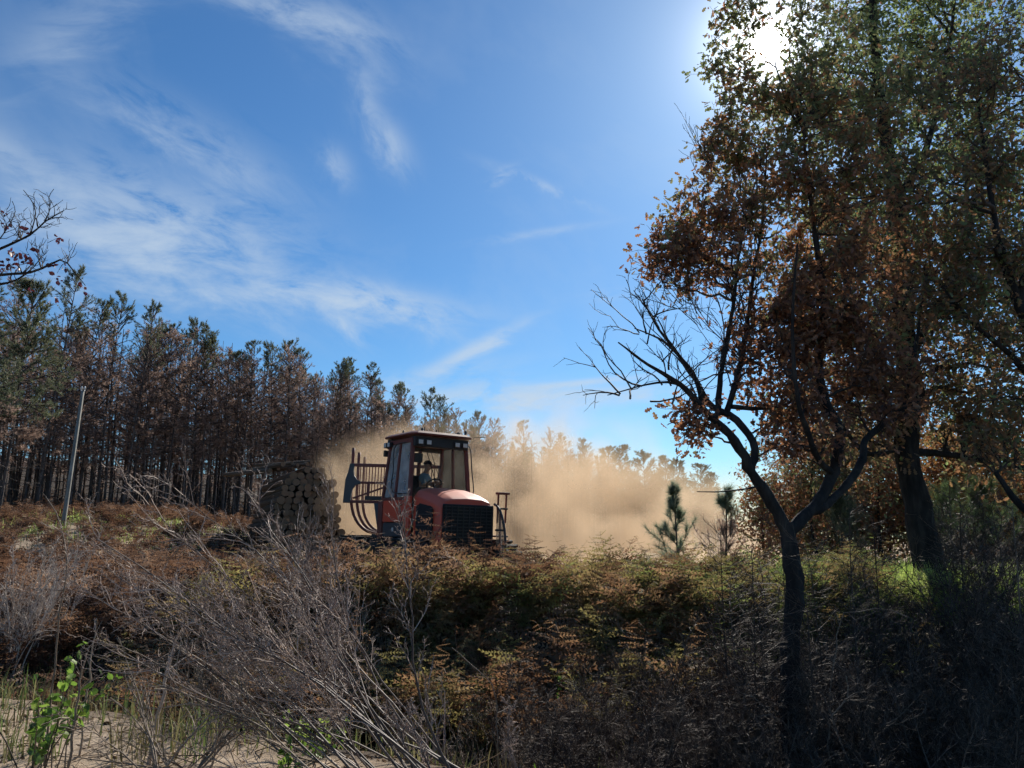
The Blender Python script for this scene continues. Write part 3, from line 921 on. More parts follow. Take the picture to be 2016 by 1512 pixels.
MX, MY, MROT = -2.17, 19.0, -55.0
rng = np.random.default_rng(21)
def make_forwarder():
    loc = (MX, MY, float(gz(MX, MY)) - 0.02)
    f = empty('forwarder', loc, R(MROT))
    f.rotation_euler = (R(-0.6), R(1.2), R(MROT))
    tag(f, 'dusty red forwarder with glazed cab driving through a cloud of dust', 'forwarder')
    red, rdk, blk, slt = M['red'], M['red_dark'], M['black_metal'], M['slate']
    # chassis
    box('frame', -0.9, 1.9, -0.55, 0.55, 0.72, 1.12, blk, f, 0.03)
    hinge = Matrix.Translation((-1.75, 0, 0)) @ Matrix.Rotation(R(-31), 4, 'Z')
    box('hinge', -1.9, -0.85, -0.3, 0.3, 0.8, 1.15, blk, f, 0.03)
    rfm = box('rear_frame', -4.3, -0.2, -0.42, 0.42, 0.85, 1.2, blk, f, 0.03); rfm.matrix_local = hinge
    # wheels: eight on bogies
    def wheel(x, y):
        w = empty('wheel', (0, 0, 0)); w.parent = f; w.location = (x, y, 0.66)
        sg = 1 if y > 0 else -1
        prof = [(0.30, -0.30), (0.46, -0.345), (0.58, -0.335), (0.64, -0.28), (0.655, -0.1), (0.655, 0.1), (0.64, 0.28), (0.58, 0.335), (0.46, 0.345), (0.30, 0.30)]
        ty = lathe('tyre', prof, M['rubber'], w, 36)
        lathe('rim', [(0.30, 0.28 * sg), (0.27, 0.18 * sg), (0.16, 0.16 * sg), (0.14, 0.24 * sg), (0.0, 0.25 * sg)], rdk, w, 24)
        g = Geo()
        for k in range(18):
            a = k * 2 * math.pi / 18
            for s in (-1, 1):
                cs, sn = math.cos(a), math.sin(a)
                V = []
                for (rr, ly, tw) in ((0.64, 0.02, 0.0), (0.64, 0.33, 0.13), (0.69, 0.33, 0.13), (0.69, 0.02, 0.0)):
                    for dw in (-0.032, 0.032):
                        aa = a + (tw + dw / 0.66) + (0.17 if s > 0 else 0)
                        V.append((rr * math.cos(aa), s * ly, rr * math.sin(aa)))
                g.add(V, [(0, 1, 3, 2), (4, 5, 7, 6), (0, 2, 4, 6), (1, 7, 5, 3), (2, 3, 5, 4), (0, 6, 7, 1)])
        g.build('tread', M['rubber'], w)
        return w
    for x in (0.10, 1.58):
        for y in (-1.08, 1.08): wheel(x, y)
    for x in (-0.75, -2.25):
        for y in (-1.08, 1.08):
            w = wheel(x, y); w.matrix_local = hinge @ Matrix.Translation((x, y, 0.66))
    for y in (-0.70, 0.70):
        box('bogie', 0.0, 1.7, y - 0.09, y + 0.09, 0.52, 0.86, blk, f, 0.05)
        bo = box('bogie', -2.35, -0.65, y - 0.09, y + 0.09, 0.52, 0.86, blk, f, 0.05); bo.matrix_local = hinge
    # cab: floor, lower body, pillars, glass, roof
    zb, zt = 2.24, 3.66
    bx0, bx1, by = -0.66, 0.72, 0.80
    tx0, tx1, ty = -0.50, 0.62, 0.72
    def cb(u, v, h):
        """point on the cab: u 0 rear..1 front, v -1 right..1 left, h 0 sill..1 head"""
        x0 = bx0 + (tx0 - bx0) * h; x1 = bx1 + (tx1 - bx1) * h; yy = by + (ty - by) * h
        return (x0 + (x1 - x0) * u, v * yy, zb + (zt - zb) * h)
    # door panel (red) and step boxes (dark) on both sides
    for s in (-1, 1):
        d = box('door', -0.60, 0.50, s * 0.80 - 0.03, s * 0.80 + 0.03, 1.70, 2.22, red, f, 0.02)
        box('handle', 0.28, 0.42, s * 0.845 - 0.012, s * 0.845 + 0.012, 2.08, 2.12, blk, d, 0.004)
        box('step_box', -0.58, 0.52, s * 0.77 - 0.05, s * 0.77 + 0.05, 1.36, 1.67, slt, f, 0.015)
        box('badge', -0.08, 0.0, s * 0.823 - 0.004, s * 0.823 + 0.004, 1.48, 1.57, M['lens'], f, 0.002)
        box('step', -0.56, 0.50, s * 0.80 - 0.06, s * 0.80 + 0.06, 1.06, 1.33, slt, f, 0.015)
        box('door_pillar', 0.52, 0.78, s * 0.80 - 0.045, s * 0.80 + 0.045, 1.02, 2.30, red, f, 0.02)
        box('rear_post', -0.84, -0.62, s * 0.80 - 0.05, s * 0.80 + 0.05, 1.0, 2.20, rdk, f, 0.02)
    box('cab_body', -0.62, 0.74, -0.745, 0.745, 1.05, 2.215, blk, f, 0.02)
    def pill(name, u, v, w, d, mat=rdk):
        return bar(name, cb(u, v, -0.01), cb(u, v, 1.0), w, d, mat, f, 0.01, (0, 1, 0))
    for v in (-1, 1):
        pill('pillar', 1.0, v, 0.085, 0.085)
        pill('pillar', 0.47, v, 0.06, 0.07)
        pill('pillar', 0.0, v, 0.085, 0.085)
        # sill and head rails
        bar('rail', cb(0.02, v, 0.0), cb(0.98, v, 0.0), 0.07, 0.07, rdk, f, 0.008)
        bar('rail', cb(0.02, v, 0.97), cb(0.98, v, 0.97), 0.07, 0.10, rdk, f, 0.008)
        a0, a1 = (0.53, 0.95)
        pane('window', [cb(a0, v * 0.995, 0.035), cb(a1, v * 0.995, 0.035), cb(a1, v * 0.995, 0.93), cb(a0, v * 0.995, 0.93)], 0.008, M['glass_dust_sheen'] if v < 0 else M['glass_clear'], f)
        pane('window', [cb(0.05, v * 0.995, 0.035), cb(0.42, v * 0.995, 0.035), cb(0.42, v * 0.995, 0.93), cb(0.05, v * 0.995, 0.93)], 0.008, M['glass_dust_sheen'] if v < 0 else M['glass_clear'], f)
        # grab rail outside each front corner
        p0, p1 = np.array(cb(0.99, v, 0.04)), np.array(cb(0.99, v, 0.98))
        o = np.array((0.10, v * 0.09, 0)) if v > 0 else np.array((-0.78, v * 0.07, 0))
        tube_obj('grab_rail', [p0 + o * 0.2 + (0, 0, 0.05), p0 + o + (0, 0, 0.14), (p0 + p1) / 2 + o, p1 + o - (0, 0, 0.12), p1 + o * 0.2 - (0, 0, 0.05)], 0.014, blk, f, 6, 14)
    bar('rail', cb(1, -0.95, 0.0), cb(1, 0.95, 0.0), 0.07, 0.08, rdk, f, 0.008, (1, 0, 0))
    bar('rail', cb(0, -0.95, 0.0), cb(0, 0.95, 0.0), 0.07, 0.08, rdk, f, 0.008, (1, 0, 0))
    bar('rail', cb(0, -0.95, 0.97), cb(0, 0.95, 0.97), 0.07, 0.10, rdk, f, 0.008, (1, 0, 0))
    pane('windscreen', [cb(0.995, -0.93, 0.035), cb(0.995, 0.93, 0.035), cb(0.995, 0.93, 0.84), cb(0.995, -0.93, 0.84)], 0.008, M['glass_clear'], f)
    pane('rear_window', [cb(0.005, -0.93, 0.035), cb(0.005, 0.93, 0.035), cb(0.005, 0.93, 0.93), cb(0.005, -0.93, 0.93)], 0.008, M['glass_clear'], f)
    pill('pillar', 0.0, 0.12, 0.08, 0.06)
    # lamp band under the roof front, lamps
    box('lamp_band', 0.56, 0.74, -0.74, 0.74, 3.46, 3.70, blk, f, 0.02)
    for y in (-0.60, -0.38, 0.40, 0.62):
        l = box('work_lamp', 0.735, 0.79, y - 0.075, y + 0.075, 3.50, 3.63, blk, f, 0.015)
        box('lens', 0.788, 0.797, y - 0.058, y + 0.058, 3.517, 3.613, M['lens'], l, 0.004)
    box('lamp_band', -0.72, -0.48, -0.74, 0.74, 3.48, 3.72, blk, f, 0.02)
    for x in (-0.62, -0.42):
        l = box('work_lamp', x - 0.075, x + 0.075, -0.85, -0.76, 3.50, 3.63, blk, f, 0.015)
        box('lens', x - 0.058, x + 0.058, -0.858, -0.848, 3.517, 3.613, M['lens'], l, 0.004)
    l = box('work_lamp', -0.80, -0.72, -0.80, -0.60, 3.30, 3.46, blk, f, 0.02)
    # roof: shallow crowned lid with an overhanging rim
    rim = [(-0.82, -0.74), (-0.66, -0.84), (0.72, -0.84), (0.86, -0.74), (0.86, 0.74), (0.72, 0.84), (-0.66, 0.84), (-0.82, 0.74)]
    n = len(rim)
    V = [(x, y, 3.735) for x, y in rim] + [(x, y, 3.768) for x, y in rim] + [(x * 0.88, y * 0.86, 3.83) for x, y in rim] + [(x * 0.55, y * 0.5, 3.86) for x, y in rim]
    F = [tuple(range(n))[::-1]]
    for k in range(3): F += [(k * n + i, k * n + (i + 1) % n, (k + 1) * n + (i + 1) % n, (k + 1) * n + i) for i in range(n)]
    F.append(tuple(range(3 * n, 4 * n)))
    rf = mesh_obj('roof', V, F, M['red_dark'], f, 0.008)
    for (x, y, h, r) in ((0.55, -0.45, 0.07, 0.035), (0.45, 0.62, 0.06, 0.05), (0.62, 0.72, 0.09, 0.035), (0.2, -0.2, 0.14, 0.012), (0.35, 0.05, 0.09, 0.016), (-0.35, -0.5, 0.09, 0.022), (0.0, 0.3, 0.18, 0.008)):
        lathe('roof_fitting', [(r, 3.80), (r, 3.86 + h * 0.7), (r * 0.6, 3.86 + h), (0.0, 3.87 + h)], blk, rf, 12, 'z', (x, y, 0))
    tube_obj('antenna', [(0.88, 0.80, 3.77), (1.0, 0.92, 3.775), (1.1, 1.0, 3.77)], 0.008, blk, rf, 5)
    # inside the cab
    st = box('seat', -0.30, 0.16, -0.26, 0.24, 2.16, 2.32, M['seat'], f, 0.05)
    hexa('backrest', [(-0.34, -0.25, 2.30), (-0.22, -0.25, 2.30), (-0.22, 0.23, 2.30), (-0.34, 0.23, 2.30)], [(-0.46, -0.22, 2.86), (-0.36, -0.22, 2.86), (-0.36, 0.20, 2.86), (-0.46, 0.20, 2.86)], M['seat'], f, 0.04)
    box('console', 0.34, 0.60, -0.20, 0.24, 2.20, 2.46, M['seat'], f, 0.05)
    sw = np.array([0.42, 0.0, 2.62]); an = np.linspace(0, 2 * np.pi, 25)
    tl = R(38)
    tube_obj('steering_wheel', [sw + 0.19 * np.array((math.cos(a) * math.cos(tl), math.sin(a), math.cos(a) * math.sin(tl))) for a in an], 0.018, M['seat'], f, 8)
    tube_obj('steering_column', [(0.48, 0, 2.38), sw], 0.03, M['seat'], f, 8)
    box('monitor', 0.50, 0.54, -0.62, -0.40, 3.10, 3.32, blk, f, 0.01)
    tube_obj('wiper', [cb(1.012, -0.5, 0.80), cb(1.012, -0.15, 0.28)], 0.010, blk, f, 5)
    tube_obj('wiper', [cb(1.012, -0.35, 0.80), cb(1.012, 0.02, 0.28)], 0.008, blk, f, 5)
    tube_obj('mirror_arm', [cb(1.0, 1, 0.10), np.array(cb(1.0, 1, 0.10)) + (0.02, -0.18, 0.02), np.array(cb(1.0, 1, 0.10)) + (0.03, -0.22, 0.12)], 0.012, blk, f, 6)
    # hood: side walls with arched top, front grille, louvre panels
    hx0, hx1, hy = 0.76, 2.02, 0.70
    sect = [(-hy - 0.03, 1.15), (-hy - 0.03, 2.06), (-0.62, 2.22), (-0.42, 2.275), (0.0, 2.295), (0.42, 2.275), (0.62, 2.22), (hy + 0.03, 2.06), (hy + 0.03, 1.15)]
    st_x = [(0.80, 1.0, 0.22), (1.15, 1.0, 0.185), (1.55, 0.99, 0.10), (1.86, 0.97, 0.0), (2.00, 0.94, -0.07)]
    V, F = [], []
    for x, sy, dz in st_x:
        for (y, z) in sect: V.append((x, y * sy, z + dz * smooth(1.2, 2.05, z)))
    k = len(sect)
    for i in range(len(st_x) - 1):
        for j in range(k - 1): F.append((i * k + j, i * k + j + 1, (i + 1) * k + j + 1, (i + 1) * k + j))
    F.append(tuple(range(k))); F.append(tuple(range((len(st_x) - 1) * k, len(st_x) * k))[::-1])
    hood = mesh_obj('hood', V, F, red, f, 0.03, True, 3)
    for s in (-1, 1):
        y = s * 0.742
        # dark side opening in the red hood flank with louvres
        poly = [(0.98, 1.18), (1.74, 1.18), (1.74, 1.98), (1.62, 2.05), (1.14, 2.12), (0.98, 2.06)]
        op = prism('side_grille', poly, y - 0.012, y + 0.012, M['grille'], hood)
        for q in range(6):
            box('louvre', 1.02, 1.72, y + s * 0.012 - 0.008, y + s * 0.012 + 0.014, 1.26 + q * 0.12, 1.285 + q * 0.12, blk, hood, 0.003)
        box('wheel_guard', 0.80, 1.95, s * 0.98 - 0.16, s * 0.98 + 0.16, 1.40, 1.44, blk, f, 0.01) if s > 0 else None
    # radiator guard on the front: dark panel with mesh in a frame
    gr = box('front_grille', 2.005, 2.05, -0.66, 0.66, 1.12, 2.10, M['grille'], f, 0.02)
    for q in range(13):
        z = 1.16 + q * 0.073
        box('grille_bar', 2.048, 2.066, -0.63, 0.63, z, z + 0.018, blk, gr, 0.002)
    for q in range(9):
        y = -0.60 + q * 0.15
        box('grille_bar', 2.062, 2.078, y - 0.008, y + 0.008, 1.15, 2.07, blk, gr, 0.002)
    # brush guard: bowed tubes at the front corner with wire mesh between them
    for s in (1, -1):
        gx = s * 0.72
        if s < 0: continue
        pts = [(1.98, gx, 2.14), (2.14, gx, 2.06), (2.30, gx, 1.86), (2.42, gx, 1.52), (2.46, gx, 1.20), (2.44, gx, 0.95)]
        bg = tube_obj('brush_guard', pts, 0.028, blk, f, 8, 16)
        tube_obj('guard_strut', [(2.26, gx, 1.02), (2.22, gx, 1.96)], 0.024, rdk, bg, 6)
        tube_obj('guard_strut', [(2.06, gx, 1.56), (2.41, gx, 1.56)], 0.026, blk, bg, 6)
        P = resample(pts, 40)
        g = Geo()
        seg = []
        def inside(x, z):
            xi = np.interp(-z, -P[:, 2], P[:, 0]); return 2.05 < x < xi and 0.98 < z < 2.1
        for sgn in (-1, 1):
            for c in np.arange(-0.6, 4.2, 0.042):
                line = [(x, (c + sgn * (x - 2.05) * 1.15)) for x in np.linspace(2.05, 2.46, 18)]
                run = []
                for (x, z) in line + [(9, 9)]:
                    if x < 9 and inside(x, z): run.append((x, z))
                    else:
                        if len(run) >= 2: seg.append([(run[0][0], gx, run[0][1]), (run[-1][0], gx, run[-1][1])])
                        run = []
        if seg: add_tubes(g, np.array(seg), np.full((len(seg), 2), 0.0045), 3)
        g.build('wire_mesh', blk, bg)
    # light post on the far front corner
    for dy in (0.78, 1.0):
        bar('light_post', (2.02, dy, 1.72), (2.05, dy, 2.36), 0.035, 0.035, rdk, f, 0.005)
    box('light_post_head', 1.98, 2.14, 0.74, 1.04, 2.36, 2.41, rdk, f, 0.008)
    box('light_post_shelf', 2.0, 2.10, 0.76, 1.02, 2.02, 2.06, blk, f, 0.006)
    # load gate behind the cab with its bars, then bunk stakes
    # the rear carriage is hinged behind the cab and trails straight away from the camera
    hinge = Matrix.Translation((-1.75, 0, 0)) @ Matrix.Rotation(R(-31), 4, 'Z')
    gx = -0.62
    gate = box('load_gate', gx - 0.05, gx + 0.05, -1.38, 1.38, 1.92, 2.02, rdk, f, 0.01)
    gate.matrix_local = hinge @ Matrix.Translation((0, 0, 3.26)) @ Matrix.Diagonal((1, 1, 0.79, 1)) @ Matrix.Translation((0, 0, -3.26))
    box('gate_rail', gx - 0.05, gx + 0.05, -1.18, 1.18, 3.16, 3.27, rdk, gate, 0.01)
    box('gate_rail', gx - 0.045, gx + 0.045, -1.10, 1.10, 2.58, 2.66, rdk, gate, 0.01)
    box('gate_rail', gx - 0.06, gx + 0.06, -0.80, 0.80, 2.03, 2.17, blk, gate, 0.01)
    for s in (-1, 1):
        # curved side plate: wide at the middle, hollowed above and below
        poly = [(1.38, 1.93), (1.35, 2.70), (1.29, 2.95), (1.25, 3.26), (1.13, 3.26), (1.14, 3.02), (1.12, 2.86), (1.04, 2.72), (0.94, 2.665), (0.94, 2.575), (1.06, 2.53), (1.14, 2.40), (1.17, 2.22), (1.18, 1.93)]
        V = [(gx - 0.06, s * y, z) for y, z in poly] + [(gx + 0.06, s * y, z) for y, z in poly]
        m_ = len(poly)
        F = [tuple(range(m_)), tuple(range(2 * m_ - 1, m_ - 1, -1))] + [(i, (i + 1) % m_, m_ + (i + 1) % m_, m_ + i) for i in range(m_)]
        mesh_obj('side_plate', V, F, slt, gate, 0.006)
        bar('brace', (gx + 0.055, s * 1.12, 2.08), (gx + 0.055, s * 0.2, 2.52), 0.06, 0.03, rdk, gate, 0.006, (0, 0, 1))
        box('post', gx + 0.05, gx + 0.10, s * 0.72 - 0.04, s * 0.72 + 0.04, 2.17, 2.58, rdk, gate, 0.006)
    for q in range(27):
        y = -1.04 + q * 0.08
        box('gate_bar', gx - 0.018, gx + 0.018, y - 0.012, y + 0.012, 2.0, 3.18, rdk, gate, 0.003)
    hexa('gate_foot', [(gx - 0.1, -0.35, 0.66), (gx + 0.25, -0.35, 0.66), (gx + 0.25, 0.35, 0.66), (gx - 0.1, 0.35, 0.66)], [(gx - 0.08, -0.55, 1.93), (gx + 0.08, -0.55, 1.93), (gx + 0.08, 0.55, 1.93), (gx - 0.08, 0.55, 1.93)], slt, gate, 0.01)
    for x in (-0.95, -2.2, -3.6):
        bk = box('bunk', x - 0.09, x + 0.09, -0.60, 0.60, 1.22, 1.40, blk, f, 0.02)
        bk.matrix_local = hinge
        for s in (-1, 1): tube_obj('stake', [(x, s * 0.30, 1.36), (x, s * 0.80, 1.50), (x, s * 1.10, 1.85), (x, s * 1.22, 2.35), (x, s * 1.23, 3.0), (x, s * 1.23, 3.72)], 0.042, rdk, bk, 8, 20)
    for k, y in enumerate((-0.30, -0.18, 0.05, 0.2)):
        tube_obj('hose', [(-0.72, y, 2.0 + 0.1 * k), (-1.0, y * 1.2, 2.25 + 0.06 * k), (-1.3, y * 0.8, 1.9), (-1.42, y * 0.5, 1.55)], 0.016, blk, f, 6, 14)
    # crane pillar folded behind the cab
    lathe('crane_pillar', [(0.20, 1.15), (0.20, 1.5), (0.14, 1.6), (0.13, 2.3), (0.0, 2.32)], rdk, f, 16, 'z', (-1.45, 0.0, 0))
    return f, loc
FORW, FLOC = make_forwarder()

# ------------------------------------------------------------------ the driver
def skin_body(name, pts, edges, radii, mat, root, levels=2):
    me = bpy.data.meshes.new(name)
    me.from_pydata([tuple(p) for p in pts], edges, [])
    o = link(name, me)
    o.modifiers.new('skin', 'SKIN')
    sv = me.skin_vertices[0].data
    for i, r in enumerate(radii):
        sv[i].radius = (r, r) if np.ndim(r) == 0 else tuple(r)
        sv[i].use_root = (i == root)
    ss = o.modifiers.new('subsurf', 'SUBSURF'); ss.levels = levels; ss.render_levels = levels
    me.materials.append(mat)
    return o

def make_driver():
    skin = plain_mat('skin', (0.30, 0.17, 0.11), 0.6)
    shirt = plain_mat('pale_blue_shirt', (0.10, 0.17, 0.20), 0.9)
    trousers = plain_mat('dark_trousers', (0.02, 0.022, 0.028), 0.9)
    cap = plain_mat('dark_cap', (0.03, 0.024, 0.024), 0.85)
    # sitting figure looking along +x; hands towards the wheel
    P, E, Rd = [], [], []
    def v(x, y, z, r, par=None):
        P.append((x, y, z)); Rd.append(r)
        if par is not None: E.append((par, len(P) - 1))
        return len(P) - 1
    pel = v(0, 0, 0.10, (0.15, 0.12))
    wa = v(0.02, 0, 0.28, (0.145, 0.11), pel)
    ch = v(0.05, 0, 0.44, (0.17, 0.115), wa)
    nb = v(0.06, 0, 0.56, 0.075, ch)
    nk = v(0.085, 0, 0.625, 0.055, nb)
    h1 = v(0.11, 0, 0.69, (0.075, 0.085), nk)
    h2 = v(0.125, 0, 0.765, (0.08, 0.098), h1)
    h3 = v(0.115, 0, 0.835, (0.06, 0.075), h2)
    nose = v(0.235, 0, 0.745, 0.014, h2)
    for s in (-1, 1):
        v(0.11, s * 0.092, 0.755, 0.016, h2)           # ears
        sh = v(0.05, s * 0.17, 0.50, 0.065, ch)
        el = v(0.14, s * 0.25, 0.27, 0.045, sh)
        wr = v(0.36, s * 0.16, 0.33, 0.030, el)
        pm = v(0.42, s * 0.145, 0.35, (0.034, 0.020), wr)
        for q, (dy, ln) in enumerate(((-0.03, 0.055), (-0.01, 0.065), (0.01, 0.06), (0.03, 0.048))):
            a = v(0.455, s * 0.145 + dy, 0.365, 0.009, pm)
            b = v(0.455 + ln * 0.6, s * 0.145 + dy, 0.355, 0.008, a)
            v(0.455 + ln * 0.5, s * 0.145 + dy, 0.355 - ln * 0.5, 0.007, b)
        t1 = v(0.42, s * 0.145 - s * 0.035, 0.375, 0.010, pm)
        v(0.45, s * 0.145 - s * 0.05, 0.39, 0.008, t1)
        hp = v(0.06, s * 0.10, 0.09, 0.085, pel)
        kn = v(0.44, s * 0.13, 0.13, 0.062, hp)
        an = v(0.50, s * 0.13, -0.26, 0.042, kn)
        v(0.64, s * 0.14, -0.29, 0.035, an)
    body = skin_body('person', P, E, Rd, skin, pel)
    base = FORW.matrix_basis @ Matrix.Translation((-0.12, -0.02, 2.33)) @ Matrix.Rotation(R(38), 4, 'Z')
    body.matrix_basis = base
    tag(body, 'driver in pale blue shirt and dark cap seated inside the red cab', 'person')
    def cloth(name, ids, grow_r, mat, extra=()):
        idx = {i: k for k, i in enumerate(ids)}
        e = [(idx[a], idx[b]) for a, b in E if a in idx and b in idx]
        rr = [np.array(Rd[i]) * grow_r if np.ndim(Rd[i]) else Rd[i] * grow_r for i in ids]
        o = skin_body(name, [P[i] for i in ids], e, rr, mat, 0)
        o.parent = body
        return o
    def find(x, y, z): return min(range(len(P)), key=lambda i: (P[i][0] - x) ** 2 + (P[i][1] - y) ** 2 + (P[i][2] - z) ** 2)
    sh_ids = [wa, ch, nb] + [find(0.05, s * 0.17, 0.50) for s in (-1, 1)] + [find(0.14, s * 0.25, 0.27) for s in (-1, 1)]
    cloth('shirt', sh_ids, 1.14, shirt)
    tr_ids = [pel] + [find(0.06, s * 0.10, 0.09) for s in (-1, 1)] + [find(0.44, s * 0.13, 0.13) for s in (-1, 1)] + [find(0.50, s * 0.13, -0.26) for s in (-1, 1)]
    cloth('trousers', tr_ids, 1.12, trousers)
    # cap: dome and a peak forward
    g = Geo()
    n, m = 14, 5
    V = []
    for i in range(m):
        a = i / (m - 1) * math.pi / 2
        for k in range(n):
            b = k / n * 2 * math.pi
            V.append((0.115 + 0.112 * math.cos(a) * math.cos(b), 0.092 * math.cos(a) * math.sin(b), 0.795 + 0.10 * math.sin(a)))
    F = [(i * n + k, i * n + (k + 1) % n, (i + 1) * n + (k + 1) % n, (i + 1) * n + k) for i in range(m - 1) for k in range(n)]
    g.add(V, F)
    pk = []
    for k in range(7):
        b = (k / 6 - 0.5) * 2.2
        for z in (0.795, 0.785):
            pk.append((0.115 + 0.11 * math.cos(b), 0.09 * math.sin(b), z)); pk.append((0.115 + 0.11 * math.cos(b) + 0.085 * math.cos(b * 0.6), 0.092 * math.sin(b), z - 0.012))
    Fk = []
    for k in range(6):
        a, b = 4 * k, 4 * k + 4
        Fk += [(a, a + 1, b + 1, b), (a + 2, b + 2, b + 3, a + 3), (a + 1, a + 3, b + 3, b + 1)]
    g.add(pk, Fk)
    g.build('cap', cap, body, flat=False)
make_driver()

# ------------------------------------------------------------------ log pile
M['log_bark'] = rough_mat('log_bark', [(0.03, 0.02, 0.014), (0.09, 0.06, 0.04), (0.18, 0.125, 0.085)], 5, 0.9, 0.7, 0.02, (1, 0.25, 1))
M['log_end'] = rough_mat('log_end', [(0.10, 0.058, 0.036), (0.21, 0.13, 0.078), (0.33, 0.22, 0.135)], 13, 0.85, 0.2, 0.01)

rng = np.random.default_rng(22)
def make_logs():
    # the stack's cut ends look towards the camera and to the right; logs run back to the left
    meshes = []
    for k in range(6):
        n, seg = 12, 4
        r = 1.0
        g = Geo()
        V = []
        ph = rng.uniform(0, 6.28)
        for i in range(seg + 1):
            y = i / seg
            for j in range(n):
                a = j / n * 2 * math.pi
                rr = r * (1 + 0.05 * math.sin(2 * a + ph) + 0.03 * math.sin(3 * a + 2 * ph)) * (1 - 0.10 * y)
                V.append((rr * math.cos(a) + 0.10 * math.sin(3 * y + ph), y, rr * math.sin(a)))
        F = [(i * n + j, i * n + (j + 1) % n, (i + 1) * n + (j + 1) % n, (i + 1) * n + j) for i in range(seg) for j in range(n)]
        g.add(V, F, 0.5, 0)
        for i, dy in ((0, -0.0015), (seg, 0.0015)):
            ring = np.array(V[i * n:(i + 1) * n]) * [0.985, 1, 0.985] + [0, dy, 0]
            c = ring.mean(0)[None]
            g.add(np.vstack([ring, c]), [(j, (j + 1) % n, n) for j in range(n)], rng.random(), 1)
        meshes.append(g.mesh('log', [M['log_bark'], M['log_end']]))
    c = at(604, 1060, 23.6)
    base = np.array([c[0], c[1], float(gz(c[0], c[1]))])
    rz = R(27)            # turns the stack: ends look down -y, swung to the right
    ux = np.array([math.cos(rz), math.sin(rz), 0]); uy = np.array([-math.sin(rz), math.cos(rz), 0])
    rows = [10, 10, 10, 10, 10, 10, 9, 9, 9, 9, 8, 8, 7, 7, 5, 3]
    d = 0.222
    zc = 0.125
    cnt = 0
    for k, nrow in enumerate(rows):
        for j in range(nrow):
            rr = rng.uniform(0.096, 0.132)
            x = (j - (nrow - 1) / 2) * d + rng.normal(0, 0.02) + 0.03 * (9 - nrow) + (0.055 if k % 2 else -0.055)
            y = rng.normal(0, 0.12) + (0.06 * max(0, k - 7))
            p = base + ux * x + uy * y
            o = link('log', meshes[rng.integers(0, 6)])
            o.location = (p[0], p[1], base[2] + zc + rng.normal(0, 0.008) + 0.02)
            o.rotation_euler = (rng.normal(0, 0.008), rng.uniform(0, 6.28), rz + rng.normal(0, 0.012))
            o.rotation_mode = 'YXZ'
            o.scale = (rr, rng.uniform(4.1, 4.6), rr)
            tag(o, 'cut pine log with a pale sawn end in the stacked pile', 'log', 'logs in the stacked pile')
            cnt += 1
        zc += 0.192
    # looser, darker poles lying across the top
    top = base[2] + zc - 0.05
    for k in range(9):
        o = link('pole_log', meshes[rng.integers(0, 6)])
        p = base + ux * rng.uniform(-1.1, 0.3) + uy * rng.uniform(0.2, 1.0)
        o.rotation_mode = 'YXZ'
        o.location = (p[0], p[1], top - 0.16 + 0.04 * k)
        o.rotation_euler = (rng.normal(0.01, 0.03), rng.uniform(0, 6.28), rz + R(14) + rng.normal(0, 0.12))
        rr = rng.uniform(0.05, 0.085)
        o.scale = (rr, rng.uniform(3.2, 4.4), rr)
        tag(o, 'thin dark pole lying loose across the top of the log pile', 'log', 'loose poles on top of the log pile')
make_logs()

# ------------------------------------------------------------------ leaning pole
def make_pole():
    m = rough_mat('weathered_concrete', [(0.11, 0.105, 0.095), (0.19, 0.185, 0.165), (0.27, 0.26, 0.235)], 9, 0.9, 0.3, 0.01, (1, 1, 0.3))
    b, t = at(124, 1030, 23.0), at(163, 770, 23.0)
    b = np.array([b[0], b[1], float(gz(b[0], b[1])) - 0.3])
    e = empty('utility_pole', b)
    q = t - b
    n = 6
    g = Geo()
    prof = [(0, 0.052), (1, 0.040)]
    V = []
    for u, r in prof:
        c = q * u
        for (sx, sy) in ((-1, -0.7), (-0.7, -1), (0.7, -1), (1, -0.7), (1, 0.7), (0.7, 1), (-0.7, 1), (-1, 0.7)): V.append(c + np.array([sx * r, sy * r, 0]))
    F = [(j, (j + 1) % 8, 8 + (j + 1) % 8, 8 + j) for j in range(8)]
    g.add(V, F); g.f.append(np.array([list(range(8, 16))])); g.m.append(np.zeros(1, int))
    g.build('shaft', m, e)
    for dx in (-0.045, 0.05):
        lathe('insulator', [(0.02, 0.0), (0.02, 0.05), (0.035, 0.06), (0.03, 0.12), (0.015, 0.15), (0, 0.155)], M['lens'], e, 10, 'z', tuple(q + np.array([dx, 0, 0])))
    tag(e, 'grey weathered pole leaning in front of the burnt pines', 'pole')
make_pole()

# ------------------------------------------------------------------ leaves
def half_leaf(outline, fold=0.35):
    up = [(x, y, y * fold) for x, y in outline]
    dn = [(x, -y, y * fold) for x, y in outline][::-1]
    V = np.array(up + dn, float)
    n = len(outline)
    F = np.array([list(range(n)), list(range(n, 2 * n))])
    return V, F
OAK_V, OAK_F = half_leaf([(0, 0), (0.20, 0.19), (0.32, 0.09), (0.50, 0.31), (0.62, 0.14), (0.80, 0.25), (1, 0)])
OVAL_V, OVAL_F = half_leaf([(0, 0), (0.25, 0.20), (0.6, 0.22), (1, 0)])

